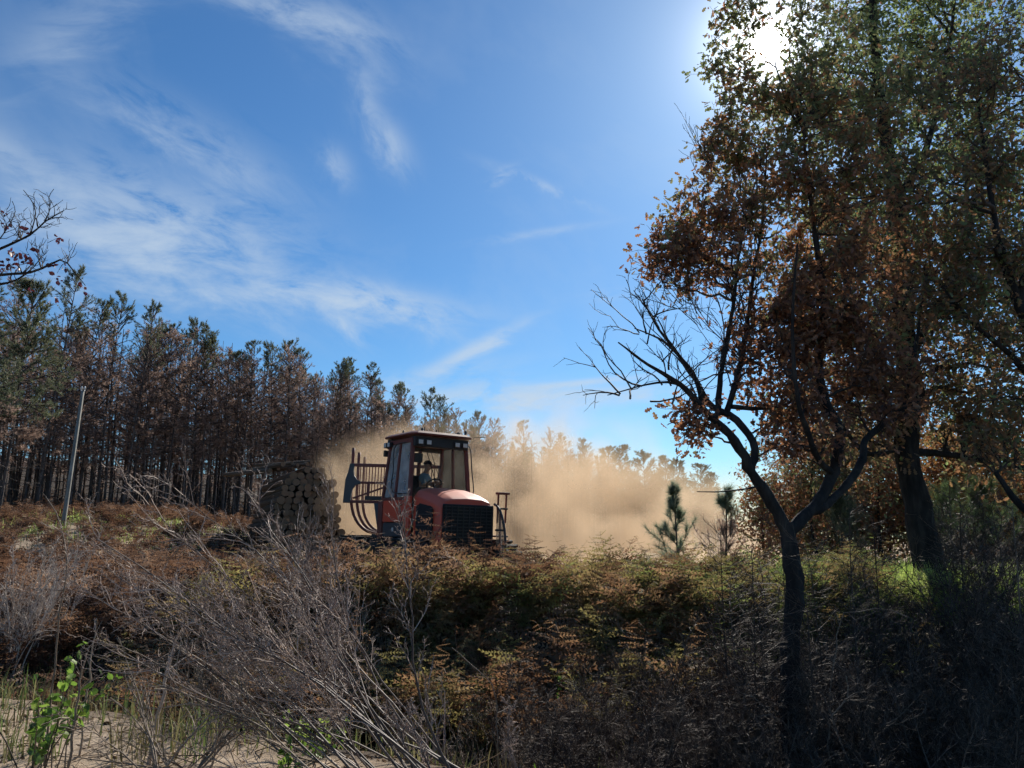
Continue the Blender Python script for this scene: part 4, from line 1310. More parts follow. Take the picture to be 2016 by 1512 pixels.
def leaf_cloud(g, C, spread, n, size, tmpl=(OAK_V, OAK_F), rnd_base=None, rnd_var=0.22, droop=0.35, mat=0):
    """n leaves round each centre C (N,3)"""
    N = len(C)
    if N == 0: return
    pos = np.repeat(C, n, 0) + unit(rng.normal(0, 1, (N * n, 3))) * (rng.random((N * n, 1)) ** 0.5) * spread
    Mx = frames(N * n)
    out = unit(pos - np.repeat(C, n, 0) + rng.normal(0, 0.05, pos.shape))
    ax = unit(out + rng.normal(0, 0.5, pos.shape) + np.array([0, 0, -droop]))
    b = unit(np.cross(ax, rng.normal(0, 1, ax.shape)))
    Mx = np.stack([ax, b, np.cross(ax, b)], -1)
    if rnd_base is None: rnd_base = rng.random(N)
    r = np.clip(np.repeat(rnd_base, n) + rng.normal(0, rnd_var, N * n), 0, 1)
    scatter(g, tmpl[0], tmpl[1], pos, Mx, size * rng.uniform(0.65, 1.2, N * n), r, mat)

def connect(nodes, rad, targets, bias=0.6, K=6, sag=0.0):
    """a bowed twig from the nearest skeleton node up to each target; returns centre lines, start radii"""
    P = np.zeros((len(targets), K, 3)); r0 = np.zeros(len(targets))
    for i, t in enumerate(targets):
        d = t[None] - nodes
        dist = np.linalg.norm(d, axis=1) + bias * np.maximum(nodes[:, 2] - t[2] + 0.15, 0) * 2
        j = int(np.argmin(dist))
        s = nodes[j]; v = t - s; L_ = np.linalg.norm(v)
        c = s + v * 0.5 + np.array([rng.normal(0, 0.14) * L_, rng.normal(0, 0.14) * L_, rng.uniform(-0.10, 0.16) * L_ - sag])
        u = np.linspace(0, 1, K)[:, None]
        P[i] = s * (1 - u) ** 2 + 2 * c * u * (1 - u) + t * u ** 2
        P[i, 1:-1] += rng.normal(0, 0.025 * L_, (K - 2, 3))
        r0[i] = min(rad[j] * 0.6, 0.008 + 0.012 * L_)
    return P, r0

class Tree:
    def __init__(self, name, label, category='oak tree', bark='oak_bark', twig='oak_twig', leaf='oak_leaf', group=None):
        self.name, self.label, self.cat, self.group = name, label, category, group
        self.bark, self.twig, self.leaf = bark, twig, leaf
        self.gt, self.gb, self.gl = Geo(), Geo(), Geo()
        self.nodes, self.rad = np.zeros((0, 3)), np.zeros(0)
        self.base = None
    def limb(self, pts, r0, r1, sides=9, K=None, rough=0.03):
        """pts: world points; a thick limb of the trunk part"""
        pts = np.array(pts, float)
        if self.base is None: self.base = pts[0].copy()
        L_ = np.linalg.norm(np.diff(pts, axis=0), axis=1).sum()
        K = K or max(8, int(L_ / max(0.09, r0 * 1.3)))
        P = resample(pts, K)
        rad = np.linspace(r0, r1, K)
        P[1:-1] += rng.normal(0, 1, (K - 2, 3)) * rad[1:-1, None] * rough * 3
        rad = rad * (1 + rng.normal(0, 0.06, K))
        V, F = tubes(P[None], rad[None], sides)
        V = V + rng.normal(0, 1, V.shape) * np.repeat(rad, sides)[:, None] * 0.06
        self.gt.add(V, F, rng.random())
        self.nodes = np.vstack([self.nodes, P]); self.rad = np.concatenate([self.rad, rad])
        return P
    def branches(self, targets, bias=0.6, K=9, rmul=1.4):
        P, r0 = connect(self.nodes, self.rad, np.array(targets, float), bias, K)
        r0 = r0 * rmul
        R_ = taper(r0, K, 0.35)
        add_tubes(self.gb, P, R_, 5)
        self.nodes = np.vstack([self.nodes, P[:, 1:].reshape(-1, 3)]); self.rad = np.concatenate([self.rad, R_[:, 1:].ravel()])
        return P
    def twigs(self, targets, n_side=4, side_len=0.25, bias=0.4):
        P, r0 = connect(self.nodes, self.rad, np.array(targets, float), bias, 6)
        add_tubes(self.gb, P, taper(np.minimum(r0, 0.010), 6, 0.35), 4)
        S, D, t, par = spawn(P, n_side, 0.35, 1.0, 0.75, 0.25)
        Q = grow(S, D, rng.uniform(0.5, 1.2, len(S)) * side_len, 4, 0.2, 0.08)
        add_tubes(self.gb, Q, taper(np.full(len(Q), 0.0035), 4, 0.5), 3)
        return P, Q
    def leaves(self, P, Q, n_end=9, n_twig=4, size=0.085, spread=0.12, tmpl=(OAK_V, OAK_F), keep=1.0, rnd=None):
        k = rng.random(len(P)) < keep
        rb = rng.random(len(P)) if rnd is None else np.clip(rnd, 0, 1)
        leaf_cloud(self.gl, P[k, -1], spread * 1.3, n_end, size, tmpl, rb[k])
        leaf_cloud(self.gl, P[k, -2], spread, max(2, n_end // 2), size, tmpl, rb[k])
        m = len(Q) // len(P)
        kq = np.repeat(k, m)
        leaf_cloud(self.gl, Q[kq, -1], spread, n_twig, size, tmpl, np.repeat(rb, m)[kq])
    def build(self):
        e = empty(self.name, self.base)
        for g, n, m in ((self.gt, 'trunk', self.bark), (self.gb, 'branches', self.twig), (self.gl, 'crown', self.leaf)):
            if g.n == 0: continue
            g.v = [v - self.base for v in g.v]
            g.build(n, M[m], e, flat=(n == 'crown'))
        tag(e, self.label, self.cat, self.group)
        return e

SUNV = np.array(SUN_DIR)
def blob_points(blobs, per_m3=None):
    """random points in balls (px, py, Y, radius m, number)"""
    out = []
    for px, py, Y, r, n in blobs:
        c = at(px, py, Y)
        u = unit(rng.normal(0, 1, (n, 3))) * (rng.random((n, 1)) ** (1 / 2.4)) * r
        out.append(c + u)
    out = np.vstack(out)
    # a gap in the crowns lets the sun through
    d = unit(out - np.array([0, 0, CAM_Z]))
    return out[np.degrees(np.arccos(np.clip(d @ SUNV, -1, 1))) > 1.15 + 2.6 * rng.random(len(out)) ** 2]

def W(*pts):
    return [at(*p) for p in pts]

# ------------------------------------------------------------------ the forked oak by the ditch
rng = np.random.default_rng(31)
def forked_oak():
    T = Tree('oak_tree', 'charred forked oak with bare leaning limb and rust leaves by the ditch', leaf='oak_leaf')
    b = at(1548, 1460, 8.0); b[2] = float(gz(b[0], b[1])) - 0.1
    tr = W((1556, 1300, 8.0), (1566, 1180, 8.0), (1560, 1110, 8.0), (1552, 1060, 8.0), (1546, 1030, 8.0))
    T.limb([b] + tr, 0.100, 0.080, 11)
    left = T.limb(W((1546, 1042, 8.0), (1530, 1006, 7.97), (1499, 954, 7.9), (1477, 925, 7.85), (1460, 888, 7.8), (1439, 859, 7.75), (1411, 832, 7.7), (1384, 804, 7.65), (1356, 772, 7.6), (1319, 743, 7.5), (1273, 716, 7.4), (1217, 674, 7.3)), 0.070, 0.007, 9)
    T.limb(W((1478, 927, 7.85), (1484, 904, 7.95), (1485, 878, 8.0), (1476, 858, 8.05), (1457, 834, 8.1), (1430, 813, 8.1), (1398, 798, 8.1), (1372, 750, 8.1), (1340, 706, 8.1), (1304, 670, 8.15), (1249, 646, 8.2)), 0.05, 0.006, 8)
    T.limb(W((1345, 762, 7.6), (1318, 752, 7.5), (1273, 757, 7.4), (1232, 768, 7.35), (1196, 778, 7.3)), 0.017, 0.005, 6)
    T.limb(W((1384, 802, 7.7), (1368, 742, 7.75), (1330, 690, 7.8), (1292, 640, 7.8), (1264, 588, 7.85)), 0.026, 0.006, 6)
    T.limb(W((1412, 822, 8.1), (1418, 744, 8.15), (1428, 686, 8.2), (1444, 600, 8.3), (1455, 500, 8.4), (1480, 400, 8.5)), 0.034, 0.008, 7)
    T.limb(W((1430, 812, 8.1), (1452, 740, 8.3), (1468, 660, 8.5), (1480, 560, 8.6), (1500, 440, 8.7), (1510, 300, 8.8)), 0.034, 0.008, 7)
    T.limb(W((1440, 800, 8.1), (1500, 805, 8.3), (1560, 790, 8.5), (1620, 740, 8.6)), 0.026, 0.008, 6)
    r1 = T.limb(W((1552, 1046, 8.0), (1588, 1015, 8.1), (1624, 966, 8.2), (1643, 924, 8.25), (1652, 878, 8.3), (1648, 832, 8.35), (1626, 792, 8.4), (1612, 720, 8.5), (1622, 600, 8.6), (1600, 430, 8.7), (1580, 250, 8.8)), 0.068, 0.012, 9)
    T.limb(W((1600, 1004, 8.1), (1622, 996, 8.15), (1668, 954, 8.3), (1698, 902, 8.5), (1704, 868, 8.6), (1736, 838, 8.8), (1776, 806, 9.0), (1800, 700, 9.3), (1820, 560, 9.6)), 0.050, 0.012, 9)
    T.limb(W((1640, 935, 8.25), (1608, 900, 8.0), (1590, 850, 7.8), (1570, 780, 7.6), (1560, 640, 7.5), (1570, 480, 7.4)), 0.034, 0.009, 7)
    T.limb(W((1500, 956, 7.9), (1470, 962, 7.7), (1420, 968, 7.5), (1372, 968, 7.4)), 0.012, 0.004, 5)
    # bare crooked limbs: many fine dead branches among the left fork
    S, D, t, par = spawn(np.array([resample(T.nodes[i0:i1], 20) for i0, i1 in ((70, 100), (100, 140), (130, 160))]), 30, 0.0, 0.8, 0.8, 0.25)
    up = unit(D + np.array([0.0, 0, 0.85]))
    Pb = grow(S, up, rng.uniform(0.3, 0.85, len(S)), 7, 0.16, 0.03)
    add_tubes(T.gb, Pb, taper(rng.uniform(0.006, 0.012, len(S)), 7, 0.35), 5)
    S, D, t, par = spawn(Pb, 3, 0.3, 1.0, 0.6, 0.2)
    Pc = grow(S, unit(D + [0, 0, 0.3]), rng.uniform(0.12, 0.4, len(S)), 5, 0.18, 0.03)
    add_tubes(T.gb, Pc, taper(np.full(len(S), 0.0045), 5, 0.5), 4)
    S, D, t, par = spawn(Pc, 2, 0.3, 1.0, 0.6, 0.2)
    Pd = grow(S, D, rng.uniform(0.06, 0.18, len(S)), 4, 0.2)
    add_tubes(T.gb, Pd, taper(np.full(len(S), 0.003), 4, 0.6), 3)
    crown = [
        (1335, 470, 8.2, 0.42, 24), (1310, 520, 8.2, 0.30, 12), (1400, 420, 8.3, 0.42, 24), (1370, 540, 8.2, 0.34, 14),
        (1420, 500, 8.3, 0.5, 26), (1450, 300, 8.5, 0.45, 30), (1430, 235, 8.5, 0.26, 12), (1440, 140, 8.6, 0.34, 20), (1465, 60, 8.7, 0.4, 26),
        (1500, -40, 8.8, 0.6, 30), (1520, 200, 8.7, 0.55, 40), (1510, 380, 8.6, 0.55, 40), (1590, 300, 8.8, 0.7, 55), (1600, 120, 8.9, 0.8, 65),
        (1590, 480, 8.7, 0.6, 45), (1660, 420, 8.9, 0.8, 60), (1700, 220, 9.2, 0.9, 70), (1660, 580, 8.6, 0.6, 36), (1560, 600, 8.3, 0.40, 18),
        (1700, 680, 8.7, 0.55, 26), (1640, 690, 8.5, 0.45, 18), (1600, 760, 8.1, 0.4, 12), (1370, 835, 7.8, 0.22, 9), (1350, 810, 7.7, 0.16, 6),
        (1470, 690, 8.3, 0.3, 8), (1520, 700, 8.3, 0.45, 20), (1530, 620, 8.3, 0.45, 22), (1520, 780, 8.3, 0.4, 12), (1560, 850, 8.1, 0.35, 12), (1610, 650, 8.4, 0.5, 24), (1760, 760, 9.0, 0.5, 30), (1700, 800, 8.8, 0.45, 18), (1650, 760, 8.6, 0.4, 14), (1600, 860, 8.2, 0.35, 10), (1820, 520, 9.6, 0.8, 50),
    ]
    tg = blob_points(crown)
    sub = tg[rng.random(len(tg)) < 0.16]
    T.branches(sub, 0.6)
    P, Q = T.twigs(tg, 4, 0.24)
    # leaves ruddier low, greener up in the crown, where glare is painted in
    zz = np.clip((tg[:, 2] - 3.2) / 4.5, 0, 1)
    T.leaves(P, Q, 8, 4, 0.086, 0.09, keep=0.94, rnd=0.10 + 0.85 * zz + rng.normal(0, 0.16, len(tg)))
    # bare pale twigs poking out of the crown's left side
    for (px, py, Y, dx, dy, n) in ((1400, 330, 8.4, -0.45, 0.75, 13), (1330, 590, 8.1, -0.6, 0.5, 9), (1360, 520, 8.2, -0.8, -0.1, 9), (1390, 640, 8.0, -0.3, 0.7, 12)):
        c = at(px, py, Y)
        S = c + rng.normal(0, 0.10, (n, 3))
        D = np.tile([dx, 0, dy], (n, 1)) + rng.normal(0, 0.25, (n, 3))
        Pp = grow(S, D, rng.uniform(0.3, 0.62, n), 7, 0.12, 0.03)
        add_tubes(T.gb, Pp, taper(np.full(n, 0.005), 7, 0.5), 4)
        S, D, t, par = spawn(Pp, 4, 0.25, 1, 0.5, 0.2)
        add_tubes(T.gb, grow(S, D, rng.uniform(0.06, 0.2, len(S)), 4, 0.15, 0.05), taper(np.full(len(S), 0.003), 4, 0.7), 3)
    return T.build()
forked_oak()

# ------------------------------------------------------------------ tall oak behind
rng = np.random.default_rng(32)
def tall_oak():
    T = Tree('oak_tree', 'tall oak with straight dark trunk and broad olive brown crown', leaf='oak_leaf_green')
    b = at(1830, 1165, 14.0); b[2] = float(gz(b[0], b[1])) - 0.15
    T.limb([b] + W((1826, 1120, 14.0), (1818, 1060, 14.0), (1800, 970, 14.0), (1786, 896, 14.0), (1790, 785, 14.0), (1786, 692, 14.1), (1776, 560, 14.2), (1764, 400, 14.3), (1740, 240, 14.4), (1720, 60, 14.5), (1715, -120, 14.6)), 0.25, 0.05, 12)
    T.limb(W((1790, 880, 14.0), (1760, 885, 13.8), (1720, 895, 13.6), (1690, 880, 13.4), (1660, 840, 13.2)), 0.07, 0.03, 8)
    T.limb(W((1792, 890, 14.0), (1850, 893, 13.9), (1930, 905, 13.8), (2020, 925, 13.7)), 0.075, 0.03, 8)
    T.limb(W((1790, 790, 14.0), (1740, 720, 13.6), (1690, 640, 13.2), (1660, 520, 13.0), (1640, 380, 12.9)), 0.085, 0.02, 8)
    T.limb(W((1786, 700, 14.0), (1840, 620, 14.4), (1890, 500, 14.8), (1930, 340, 15.2), (1960, 160, 15.4)), 0.11, 0.03, 8)
    T.limb(W((1776, 560, 14.2), (1720, 470, 14.8), (1690, 330, 15.2), (1660, 160, 15.6)), 0.08, 0.02, 8)
    T.limb(W((1764, 400, 14.3), (1820, 300, 14.0), (1860, 150, 13.8), (1880, 0, 13.6)), 0.08, 0.02, 8)
    T.limb(W((1850, 600, 14.4), (1940, 600, 14.2), (2040, 560, 14.0)), 0.06, 0.02, 7)
    crown = [
        (1700, 60, 14.8, 1.7, 95), (1620, 200, 15.0, 1.3, 60), (1760, 230, 14.4, 1.7, 95), (1880, 60, 14.0, 1.8, 100), (1960, 240, 15.0, 1.9, 100),
        (1680, 420, 14.4, 1.4, 70), (1840, 400, 14.6, 1.6, 90), (1980, 440, 14.4, 1.6, 80), (1620, 520, 13.4, 1.1, 40), (1740, 560, 13.8, 1.3, 60),
        (1860, 580, 14.2, 1.4, 70), (1990, 610, 14.0, 1.3, 60), (1700, 740, 13.4, 0.9, 30), (1880, 720, 14.0, 1.1, 44), (1980, 780, 13.8, 1.1, 46),
        (1920, 860, 13.8, 0.8, 34), (1850, 820, 14.2, 0.7, 24), (1740, 840, 13.5, 0.7, 24), (1620, 660, 14.6, 1.2, 40), (1600, 800, 14.4, 0.9, 26), (1700, 820, 14.8, 0.8, 22), (2030, 900, 13.7, 0.7, 18), (1760, -100, 14.4, 2.0, 70), (1960, -80, 14.4, 2.0, 70),
    ]
    tg = blob_points(crown)
    T.branches(tg[rng.random(len(tg)) < 0.14], 0.6, rmul=1.8)
    P, Q = T.twigs(tg, 4, 0.42)
    zz = np.clip((tg[:, 2] - 3) / 7, 0, 1)
    T.leaves(P, Q, 11, 4, 0.115, 0.22, keep=0.96, rnd=0.15 + 0.75 * zz + rng.normal(0, 0.2, len(tg)))
    return T.build()
tall_oak()

rng = np.random.default_rng(33)
def leaning_oak():
    """oak whose trunk stands out of view to the right; its limbs cross the upper right corner"""
    T = Tree('oak_tree', 'oak at the picture edge whose dark limb slants across the upper right corner', leaf='oak_leaf_green')
    b = at(2140, 1300, 9.5); b[2] = float(gz(b[0], b[1])) - 0.1
    T.limb([b] + W((2110, 1100, 9.5), (2060, 1040, 9.5), (2000, 985, 9.5), (1960, 930, 9.6)), 0.12, 0.03, 9)
    T.limb(W((2120, 1140, 9.5), (2110, 940, 9.4), (2060, 720, 9.3), (2005, 600, 9.3), (1968, 480, 9.3), (1946, 350, 9.4), (1925, 200, 9.4)), 0.11, 0.015, 9)
    T.limb(W((2080, 800, 9.35), (1990, 700, 9.2), (1920, 640, 9.0), (1850, 560, 8.9)), 0.05, 0.012, 7)
    T.limb(W((2005, 600, 9.3), (2040, 420, 9.4), (2050, 200, 9.5)), 0.06, 0.02, 7)
    crown = [(1960, 320, 9.4, 0.7, 40), (2000, 120, 9.5, 0.9, 60), (1900, 180, 9.4, 0.7, 40), (1900, 520, 9.1, 0.6, 32), (1990, 520, 9.3, 0.6, 34),
             (1860, 600, 9.0, 0.5, 24), (2010, 700, 9.3, 0.6, 32), (1960, 880, 9.6, 0.35, 14), (1985, 800, 9.4, 0.4, 16), (1820, 380, 9.2, 0.6, 34), (2060, 350, 9.4, 0.8, 40)]
    tg = blob_points(crown)
    T.branches(tg[rng.random(len(tg)) < 0.15], 0.6)
    P, Q = T.twigs(tg, 4, 0.28)
    T.leaves(P, Q, 8, 3, 0.086, 0.14, rnd=0.35 + rng.normal(0, 0.28, len(tg)))
    return T.build()
leaning_oak()

rng = np.random.default_rng(34)
def rust_saplings():
    specs = [
        (1600, 900, 22.0, 1.6, 66, 'oak_leaf', 'young oak with russet leaves seen through the fork of the charred oak'),
        (1730, 930, 23.0, 1.4, 50, 'oak_leaf', 'young oak with russet leaves just left of the straight dark trunk'),
        (1900, 930, 24.0, 1.5, 60, 'rust_leaf', 'young oak with orange leaves right of the straight dark trunk'),
        (1985, 955, 21.0, 1.2, 50, 'rust_leaf', 'small orange-leaved oak at the picture edge beneath the slanting limb'),
        (1540, 985, 23.0, 1.0, 30, 'oak_leaf', 'small brown-leaved oak behind the charred fork'),
        (1500, 1010, 24.0, 1.3, 40, 'oak_leaf', 'low brown oak bush beyond the two young pines'),
        (1600, 985, 27.0, 1.9, 70, 'oak_leaf', 'brown bushy oak far behind the charred fork'),
        (1700, 975, 25.0, 1.9, 70, 'oak_leaf_green', 'olive bushy oak far behind, between the two dark trunks'),
        (1790, 960, 24.0, 1.9, 70, 'oak_leaf', 'brown bushy oak directly behind the straight dark trunk'),
        (1880, 985, 26.0, 2.0, 70, 'oak_leaf_green', 'olive bushy oak past the straight dark trunk'),
        (1970, 970, 24.0, 1.9, 70, 'oak_leaf', 'brown bushy oak nearest the picture edge'),
        (2060, 960, 22.0, 1.9, 60, 'oak_leaf', 'brown bushy oak cut by the picture edge'),
        (1660, 890, 21.0, 1.1, 44, 'oak_leaf_green', 'young olive oak high between the fork and the straight trunk'),
        (1860, 900, 22.0, 1.1, 44, 'rust_leaf', 'young copper oak under the level limb of the tall oak'),
        (1640, 1010, 25.0, 1.5, 54, 'oak_leaf_green', 'low olive oak bush in the gap of the charred fork'),
        (1745, 1020, 25.0, 1.6, 54, 'oak_leaf', 'low brown oak bush touching the straight trunk from the left'),
        (1910, 1020, 25.0, 1.6, 54, 'oak_leaf_green', 'low olive oak bush right behind the pale young pine'),
        (2010, 1030, 24.0, 1.6, 48, 'oak_leaf', 'low brown oak bush at the picture edge'),
        (1560, 1035, 26.0, 1.2, 40, 'oak_leaf_green', 'low olive bush behind the foot of the charred fork'),
    ]
    for px, py, Y, r, n, leaf, lab in specs:
        T = Tree('young_oak', lab, 'young oak', leaf=leaf)
        n = int(n * 1.5)
        c = at(px, py, Y)
        b = np.array([c[0] + rng.normal(0, 0.15), c[1], float(gz(c[0], c[1])) - 0.1])
        T.limb([b, b * 0.6 + c * 0.4 + rng.normal(0, 0.08, 3), c, c + [rng.normal(0, 0.2), 0, r * 0.8]], 0.055, 0.012, 7)
        tg = np.vstack([c + unit(rng.normal(0, 1, (n, 3))) * (rng.random((n, 1)) ** 0.42) * r * np.array([1, 1, 1.1]),
                        c + rng.normal(0, 0.5, (n // 3, 3)) * np.array([1, 1, 1]) * r - [0, 0, r * 0.9]])
        T.branches(tg[: len(tg) // 5], 0.6)
        P, Q = T.twigs(tg, 4, 0.36)
        T.leaves(P, Q, 12, 4, 0.12, 0.2)
        T.build()
rust_saplings()

rng = np.random.default_rng(35)
def red_branch():
    """tree out of view on the left: its thin branch with a few dark red leaves reaches into the picture"""
    T = Tree('hawthorn_tree', 'bare branch with dark red leaves reaching in at the upper picture edge', 'tree', leaf='red_leaf')
    b = at(-420, 1300, 7.0); b[2] = float(gz(b[0], b[1])) - 0.1
    T.limb([b] + W((-400, 1000, 7.0), (-330, 780, 7.0), (-220, 620, 7.0), (-100, 540, 7.0), (0, 490, 7.0), (60, 462, 7.0), (90, 435, 7.0), (125, 415, 7.0)), 0.075, 0.005, 8)
    T.limb(W((-220, 620, 7.0), (-100, 560, 6.9), (0, 542, 6.9), (60, 536, 6.9), (100, 520, 6.9), (125, 512, 6.9), (150, 540, 6.9), (168, 562, 6.9)), 0.03, 0.003, 6)
    T.limb(W((-100, 540, 7.0), (-20, 560, 7.1), (30, 552, 7.1), (62, 530, 7.1), (80, 508, 7.1)), 0.02, 0.003, 6)
    T.limb(W((60, 462, 7.0), (70, 420, 7.0), (62, 395, 7.0), (46, 374, 7.0)), 0.007, 0.003, 5)
    T.limb(W((88, 437, 7.0), (98, 412, 7.0), (96, 388, 7.0), (106, 372, 7.0)), 0.006, 0.003, 5)
    T.limb(W((0, 470, 7.0), (20, 440, 7.0), (30, 415, 7.0), (24, 396, 7.0)), 0.006, 0.003, 5)
    T.limb(W((95, 430, 7.0), (120, 428, 7.0), (132, 432, 7.0)), 0.005, 0.002, 5)
    T.limb(W((62, 552, 7.05), (70, 570, 7.05), (76, 584, 7.05)), 0.005, 0.002, 5)
    tg = blob_points([(30, 430, 7.0, 0.22, 20), (90, 420, 7.0, 0.22, 22), (60, 500, 7.0, 0.2, 16), (40, 540, 7.0, 0.16, 10), (120, 500, 6.9, 0.12, 6)])
    P, Q = T.twigs(tg, 2, 0.11)
    spots = [(8, 420), (14, 442), (38, 446), (48, 456), (20, 500), (30, 508), (45, 512), (10, 515), (0, 520), (55, 506), (22, 525), (38, 528), (5, 534), (60, 515), (18, 495), (98, 518), (106, 522), (70, 492),
             (110, 545), (116, 552), (155, 558), (168, 572), (55, 572), (108, 588), (112, 470), (120, 472), (126, 525), (-15, 510), (-30, 520), (-10, 530), (12, 522), (28, 518), (47, 502), (33, 498)]
    C = np.array([at(px, py, 6.95 + rng.normal(0, 0.06)) for px, py in spots])
    leaf_cloud(T.gl, C, 0.022, 4, 0.05, (OVAL_V * [1, 1.5, 1], OVAL_F), droop=0.6)
    return T.build()
red_branch()

# ------------------------------------------------------------------ young pines on the field edge
rng = np.random.default_rng(36)
def young_pine(px, py_top, py_base, Y, width, mat, lab, burnt=0.3):
    b, t = at(px, py_base, Y), at(px, py_top, Y)
    z0 = float(gz(b[0], b[1]))
    H = t[2] - z0
    K = 8
    gt, gl, gb = Geo(), Geo(), Geo()
    P = grow(np.zeros((1, 3)), np.array([[0, 0, 1.0]]), [H], K, 0.02, 0.06)
    add_tubes(gt, P, np.linspace(0.025, 0.008, K)[None], 6)
    S, D, tt, par = spawn(P, 26, 0.10, 0.95, 0.95, 0.25)
    D = unit(D + [0, 0, 0.25])
    prof = np.interp(tt, [0, 0.35, 0.7, 1], [0.85, 1.0, 0.62, 0.12]) * width * rng.uniform(0.4, 1.35, len(tt))
    B = grow(S, D, prof, 5, 0.08, 0.10)
    add_tubes(gt, B, taper(np.full(len(B), 0.007), 5, 0.5), 3)
    S, D, t2, par = spawn(B, 3, 0.3, 0.9, 0.6, 0.2)
    B2 = grow(S, unit(D + [0, 0, 0.3]), prof[par] * 0.5, 5, 0.1, 0.1)
    add_tubes(gt, B2, taper(np.full(len(B2), 0.005), 5, 0.5), 3)
    tt = np.concatenate([tt, tt[par]]); B = np.concatenate([B, B2])
    S, D, t2, par = spawn(B, 8, 0.2, 1.0, 0.5, 0.2)
    hz = tt[par]
    dead = hz + rng.normal(0, 0.06, len(hz)) < burnt
    needle_tufts(gl, S[~dead], unit(D[~dead] + [0, 0, 0.4]), 13, 0.17, 0.0055, spread=1.1)
    needle_tufts(gb, S[dead], D[dead], 7, 0.11, 0.008, spread=0.9)
    needle_tufts(gl, np.repeat(P[0][-1:], 3, 0), np.tile([0, 0, 1.0], (3, 1)), 14, 0.14, 0.009, spread=0.6)
    e = empty('young_pine', (b[0], b[1], z0))
    gt.build('trunk', M['pine_bark'], e); gl.build('crown', M[mat], e)
    if gb.n: gb.build('scorched_needles', M['needle_brown'], e)
    tag(e, lab, 'young pine')
young_pine(1336, 955, 1090, 15.5, 0.50, 'needle_young', 'lone young pine standing in the dust at the field edge', 0.22)
young_pine(1424, 968, 1092, 15.0, 0.55, 'needle_young', 'young pine with scorched lower twigs next to the leaning oak limb', 0.72)
young_pine(1950, 950, 1140, 15.5, 0.9, 'needle_lime', 'bright young pine right of the straight dark oak trunk', 0.1)
young_pine(1880, 960, 1130, 18.0, 0.9, 'needle_lime', 'pale young pine close behind the straight dark oak trunk', 0.1)
young_pine(1660, 985, 1120, 19.0, 0.8, 'needle_green', 'young pine low behind the right limb of the charred fork', 0.2)

rng = np.random.default_rng(41)
# ------------------------------------------------------------------ bracken
def frond(g, base, az, length, arch, pinnae=13, detail=True, rnd=0.5, mat=0):
    """one arching bracken frond from a stalk"""
    K = 9
    u = np.linspace(0, 1, K)
    el = 1.35 - arch * u ** 1.3
    d = np.stack([np.cos(el) * math.cos(az), np.cos(el) * math.sin(az), np.sin(el)], -1)
    P = np.concatenate([[base], base + np.cumsum(d[:-1] * length / (K - 1), 0)])
    P[1:] += rng.normal(0, 0.012 * length, (K - 1, 3))
    add_tubes(g, P[None], (np.linspace(1, 0.25, K) * 0.0055)[None], 3, rnd * 0.6, mat)
    t = np.linspace(0.34, 0.985, pinnae)
    x = t * (K - 1); i = np.minimum(x.astype(int), K - 2); f = (x - i)[:, None]
    C = P[i] * (1 - f) + P[i + 1] * f
    T = unit(P[i + 1] - P[i])
    up = np.array([0, 0, 1.0])
    S = unit(np.cross(T, up + rng.normal(0, 0.05, T.shape)))
    Nn = np.cross(S, T)
    ln = length * 0.36 * np.interp(t, [0.34, 0.42, 0.7, 1.0], [0.75, 1.0, 0.62, 0.10])
    for sgn in (-1, 1):
        D = unit(S * sgn + T * 0.45 - Nn * 0.12 + rng.normal(0, 0.28, S.shape) + np.array([0, 0, -0.25]))
        wv = unit(np.cross(D, unit(Nn + rng.normal(0, 0.55, Nn.shape))))
        L_ = (ln * rng.uniform(0.8, 1.1, len(ln)))[:, None]
        if detail:
            q = 5
            V, F = [], []
            for k in range(q):
                a0, a1 = k / q, (k + 0.72) / q
                w = 0.15 * (1 - 0.7 * a0)
                m = C + D * L_ * a0; m2 = C + D * L_ * a1
                tip1 = C + D * L_ * (a0 + 0.20) + wv * L_ * w; tip2 = C + D * L_ * (a0 + 0.20) - wv * L_ * w
                V.append(np.stack([m, m2, tip1, tip2], 1))
            V = np.concatenate(V, 0); n = len(V)
            base_i = np.arange(n)[:, None] * 4
            F = np.concatenate([base_i + [0, 1, 2], base_i + [1, 0, 3]], 0)
            g.add(V.reshape(-1, 3), F, np.clip(rnd + rng.normal(0, 0.06), 0, 1), mat)
        else:
            V = []
            for k in range(3):
                a0 = k / 3; w = 0.19 * (1 - 0.7 * a0)
                V.append(np.stack([C + D * L_ * a0, C + D * L_ * (a0 + 0.26), C + D * L_ * (a0 + 0.30) + wv * L_ * w, C + D * L_ * (a0 + 0.30) - wv * L_ * w], 1))
            V = np.concatenate(V, 0); n = len(V); bi = np.arange(n)[:, None] * 4
            g.add(V.reshape(-1, 3), np.concatenate([bi + [0, 1, 2], bi + [1, 0, 3]], 0), np.clip(rnd + rng.normal(0, 0.08), 0, 1), mat)

def fern_plant(n, length, detail):
    g = Geo()
    for k in range(n):
        frond(g, np.array([rng.normal(0, 0.05), rng.normal(0, 0.05), -0.05]), rng.uniform(0, 6.28), length * rng.uniform(0.75, 1.15), rng.uniform(0.35, 1.7), 13 if detail else 10, detail, rng.random())
    return g

FERN_MESH = {}
for mk in ('fern_rust', 'fern_mixed', 'fern_green'):
    FERN_MESH[mk] = [fern_plant(5, 1.25, True).mesh('bracken_fern', M[mk]) for _ in range(4)]
FERN_LOW, FERN_FINE = [], []
for _ in range(5):
    for lst, fine in ((FERN_LOW, False), (FERN_FINE, True)):
        g = fern_plant(4, 1.25, fine)
        lst.append((g, np.concatenate(g.v), np.concatenate(g.r)))

